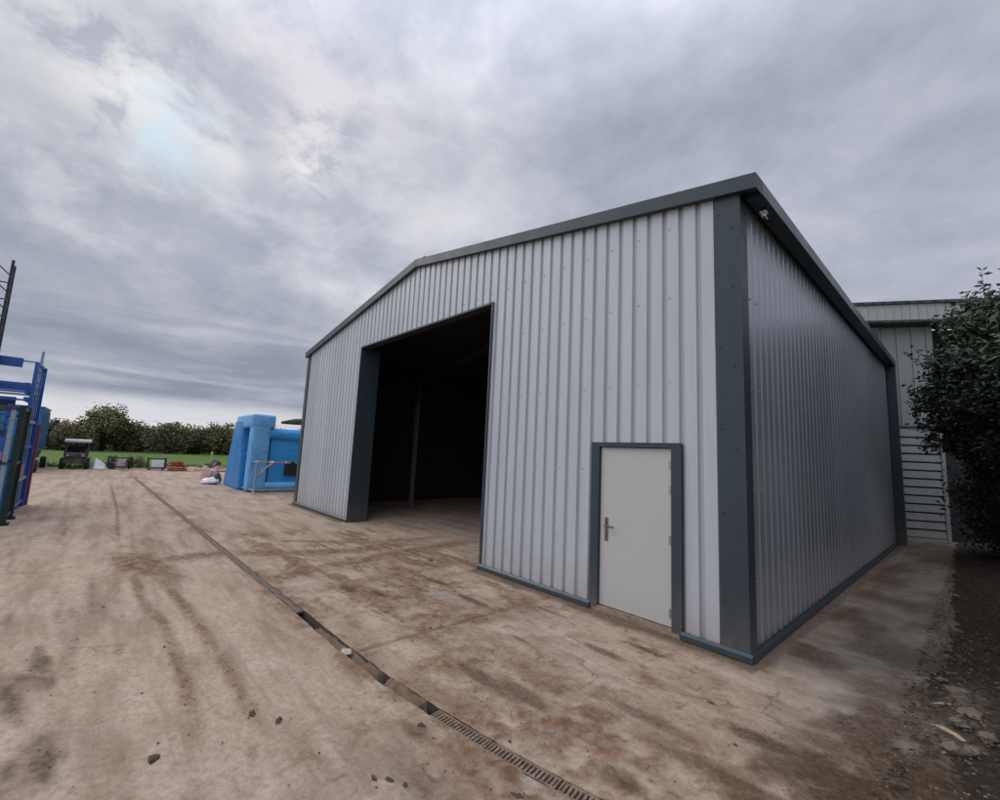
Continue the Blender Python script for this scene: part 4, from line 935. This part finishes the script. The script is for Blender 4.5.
g = MB(); g.box(mx-.025, mx+.025, my-.02, my+.03, 0, 5.86); g.box(mx-.025, mx+.025, my-.28, my-.23, 0, 5.86); g.box(mx-.3, mx-.25, my-.02, my+.03, 0, 5.80); make('upright', g, M['blackst'], ms)
g = MB()
for i in range(28):
    z = .1+.2*i; g.bar((mx, my-.02, z), (mx, my-.23, z+(.2 if i % 2 else -.0)), .025); g.bar((mx-.02, my, z+.1), (mx-.25, my, z+(.2 if i % 2 else -.0)), .02); 
make('lacing', g, M['blackst'], ms)
# ------------------------------------------------------------------ camera
cam = bpy.data.cameras.new('camera'); co = bpy.data.objects.new('camera', cam); COL.objects.link(co)
r = Vector((0.67538221, 0.73600861, 0.04637022)); u = Vector((0.06114265, -0.11854552, 0.99106435)); f = Vector((-0.73492887, 0.66651203, 0.12506505))
m = Matrix(((r.x, u.x, -f.x, 1.5812), (r.y, u.y, -f.y, -4.7436), (r.z, u.z, -f.z, 1.8232), (0, 0, 0, 1))); co.matrix_world = m
cam.sensor_width = 36; cam.lens = 435.77/1000*36; cam.clip_start = .05; cam.clip_end = 9000; scene.camera = co

# ------------------------------------------------------------------ sky and sun
SUN = Vector((-1.207, -.05, .726)).normalized(); el = math.asin(SUN.z)
LOBES = [((-.824, -.117, .555), 160., .7, (.88, .87, .88)), ((-.854, -.039, .519), 350., 1., (1.0, .99, .96)), ((-.855, .000, .520), 600., 1., (1.0, 1.0, .98)), ((-.862, .068, .503), 800., 1., (1.0, 1.0, 1.0)), ((-.866, .106, .488), 1600., .9, (.93, .93, .94)), ((-.819, .231, .530), 500., .9, (.93, .91, .90)), ((-.77, .225, .596), 260., .8, (.86, .84, .86)), ((-.728, .138, .671), 60., .35, (.72, .70, .74)), ((-.93, -.088, .357), 60., .7, (.33, .36, .44)), ((-.90, .06, .43), 260., .5, (.38, .41, .48))]
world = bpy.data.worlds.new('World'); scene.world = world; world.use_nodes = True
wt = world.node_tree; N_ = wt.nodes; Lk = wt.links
class WN(NT):
    def __init__(s): s.t = wt; s.n = N_; s.l = Lk
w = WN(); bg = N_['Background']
sky = w.add('ShaderNodeTexSky'); sky.sky_type = 'NISHITA'; sky.sun_disc = False; sky.sun_elevation = el; sky.sun_rotation = math.atan2(SUN.x, SUN.y); sky.air_density = 1.; sky.dust_density = 2.
gen = w.coord('Generated')
nrm = w.add('ShaderNodeVectorMath'); nrm.operation = 'NORMALIZE'; w.link(gen, nrm.inputs[0]); D = nrm.outputs[0]
sp = w.add('ShaderNodeSeparateXYZ'); w.link(D, sp.inputs[0])
zz = w.math('MAXIMUM', sp.outputs[2], 0.0)
den = w.math('ADD', zz, .16)
cv = w.add('ShaderNodeCombineXYZ'); w.link(w.math('DIVIDE', sp.outputs[0], den), cv.inputs[0]); w.link(w.math('DIVIDE', sp.outputs[1], den), cv.inputs[1])
cvec = cv.outputs[0]
def dotto(v):
    n = w.add('ShaderNodeVectorMath'); n.operation = 'DOT_PRODUCT'; w.link(D, n.inputs[0]); n.inputs[1].default_value = Vector(v).normalized(); return n.outputs['Value']
nA = w.noise(cvec, .55, 4, .5, .3); nB = w.noise(cvec, 1.7, 8, .58, .2); nC = w.noise(D, 6., 7, .6, .2)
mixn = w.math('ADD', w.math('MULTIPLY', nA, .5), w.math('ADD', w.math('MULTIPLY', nB, .33), w.math('MULTIPLY', nC, .17)))
nE = w.noise(D, 2.9, 10, .60, .15, (1, 1, 1.9))
mixn = w.math('ADD', w.math('MULTIPLY', mixn, .6), w.math('MULTIPLY', nE, .4))
cloud = w.ramp(mixn, [(.38, (.30, .33, .42)), (.46, (.40, .43, .52)), (.53, (.505, .525, .61)), (.61, (.68, .69, .75))])
# glow round the hidden sun: a broad veil and torn bright edges
gl = dotto((-1.10, .10, .76)); glow = w.math('POWER', w.math('MAXIMUM', gl, 0.), 12.)
cloud = w.mix(w.math('MULTIPLY', glow, w.ramp(nE, [(.42, .05), (.58, .8)])), cloud, (.82, .81, .81))
fr = w.noise(D, 9., 8, .62, .3, (1, 1, 1.6))
for v, p_, a_, c_ in LOBES:
    gg = w.math('POWER', w.math('MAXIMUM', dotto(v), 0.), p_)
    cloud = w.mix(w.math('MULTIPLY', gg, w.math('MULTIPLY', w.ramp(fr, [(.38, .08), (.58, 1)]), a_)), cloud, c_)
# thin blue gap beside the sun
hole = w.math('MULTIPLY', w.math('POWER', w.math('MAXIMUM', dotto((-1.17, .035, .69)), 0.), 500.), w.ramp(nE, [(.44, 0.15), (.52, 1)]))
skyc = w.mix(1., sky.outputs[0], (.012, .012, .012), 'MULTIPLY')
skyc.node.clamp_result = True
cloud = w.mix(w.math('MULTIPLY', hole, .85), cloud, w.mix(.94, skyc, (.62, .84, 1.0)))
# low bands: dark belt above a bright slit at the skyline
band = w.noise(D, 2.2, 6, .6, .3, (1, 1, 9))
belt = w.ramp(zz, [(.055, 0), (.085, 1), (.17, .9), (.34, 0)])
cloud = w.mix(w.math('MULTIPLY', belt, w.ramp(band, [(.40, .85), (.60, .3)])), cloud, (.215, .25, .33))
slit = w.ramp(zz, [(.0, 1), (.05, .9), (.08, 0)])
cloud = w.mix(w.math('MULTIPLY', slit, w.ramp(band, [(.35, .5), (.55, 1)])), cloud, (.74, .74, .77))
# fill light added: unseen sky behind the camera and overhead boosted for the walls
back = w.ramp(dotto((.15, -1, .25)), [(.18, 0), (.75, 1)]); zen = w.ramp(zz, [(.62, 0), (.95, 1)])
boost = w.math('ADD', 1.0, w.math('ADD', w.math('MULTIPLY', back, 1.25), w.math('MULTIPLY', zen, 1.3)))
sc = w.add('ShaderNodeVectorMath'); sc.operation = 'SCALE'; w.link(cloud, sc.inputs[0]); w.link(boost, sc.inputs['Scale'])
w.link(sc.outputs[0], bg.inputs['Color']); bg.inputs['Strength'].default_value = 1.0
sl = bpy.data.lights.new('sun', 'SUN'); sl.energy = .9; sl.angle = R(35); sl.color = (1, .95, .88)
so = bpy.data.objects.new('sun', sl); COL.objects.link(so); so.rotation_euler = Vector((-.9, -.45, .75)).to_track_quat('Z', 'Y').to_euler()
scene.view_settings.view_transform = 'Standard'; scene.view_settings.look = 'None'; scene.view_settings.exposure = 0
for o in bpy.data.objects:
    if '_o' in o: del o['_o']
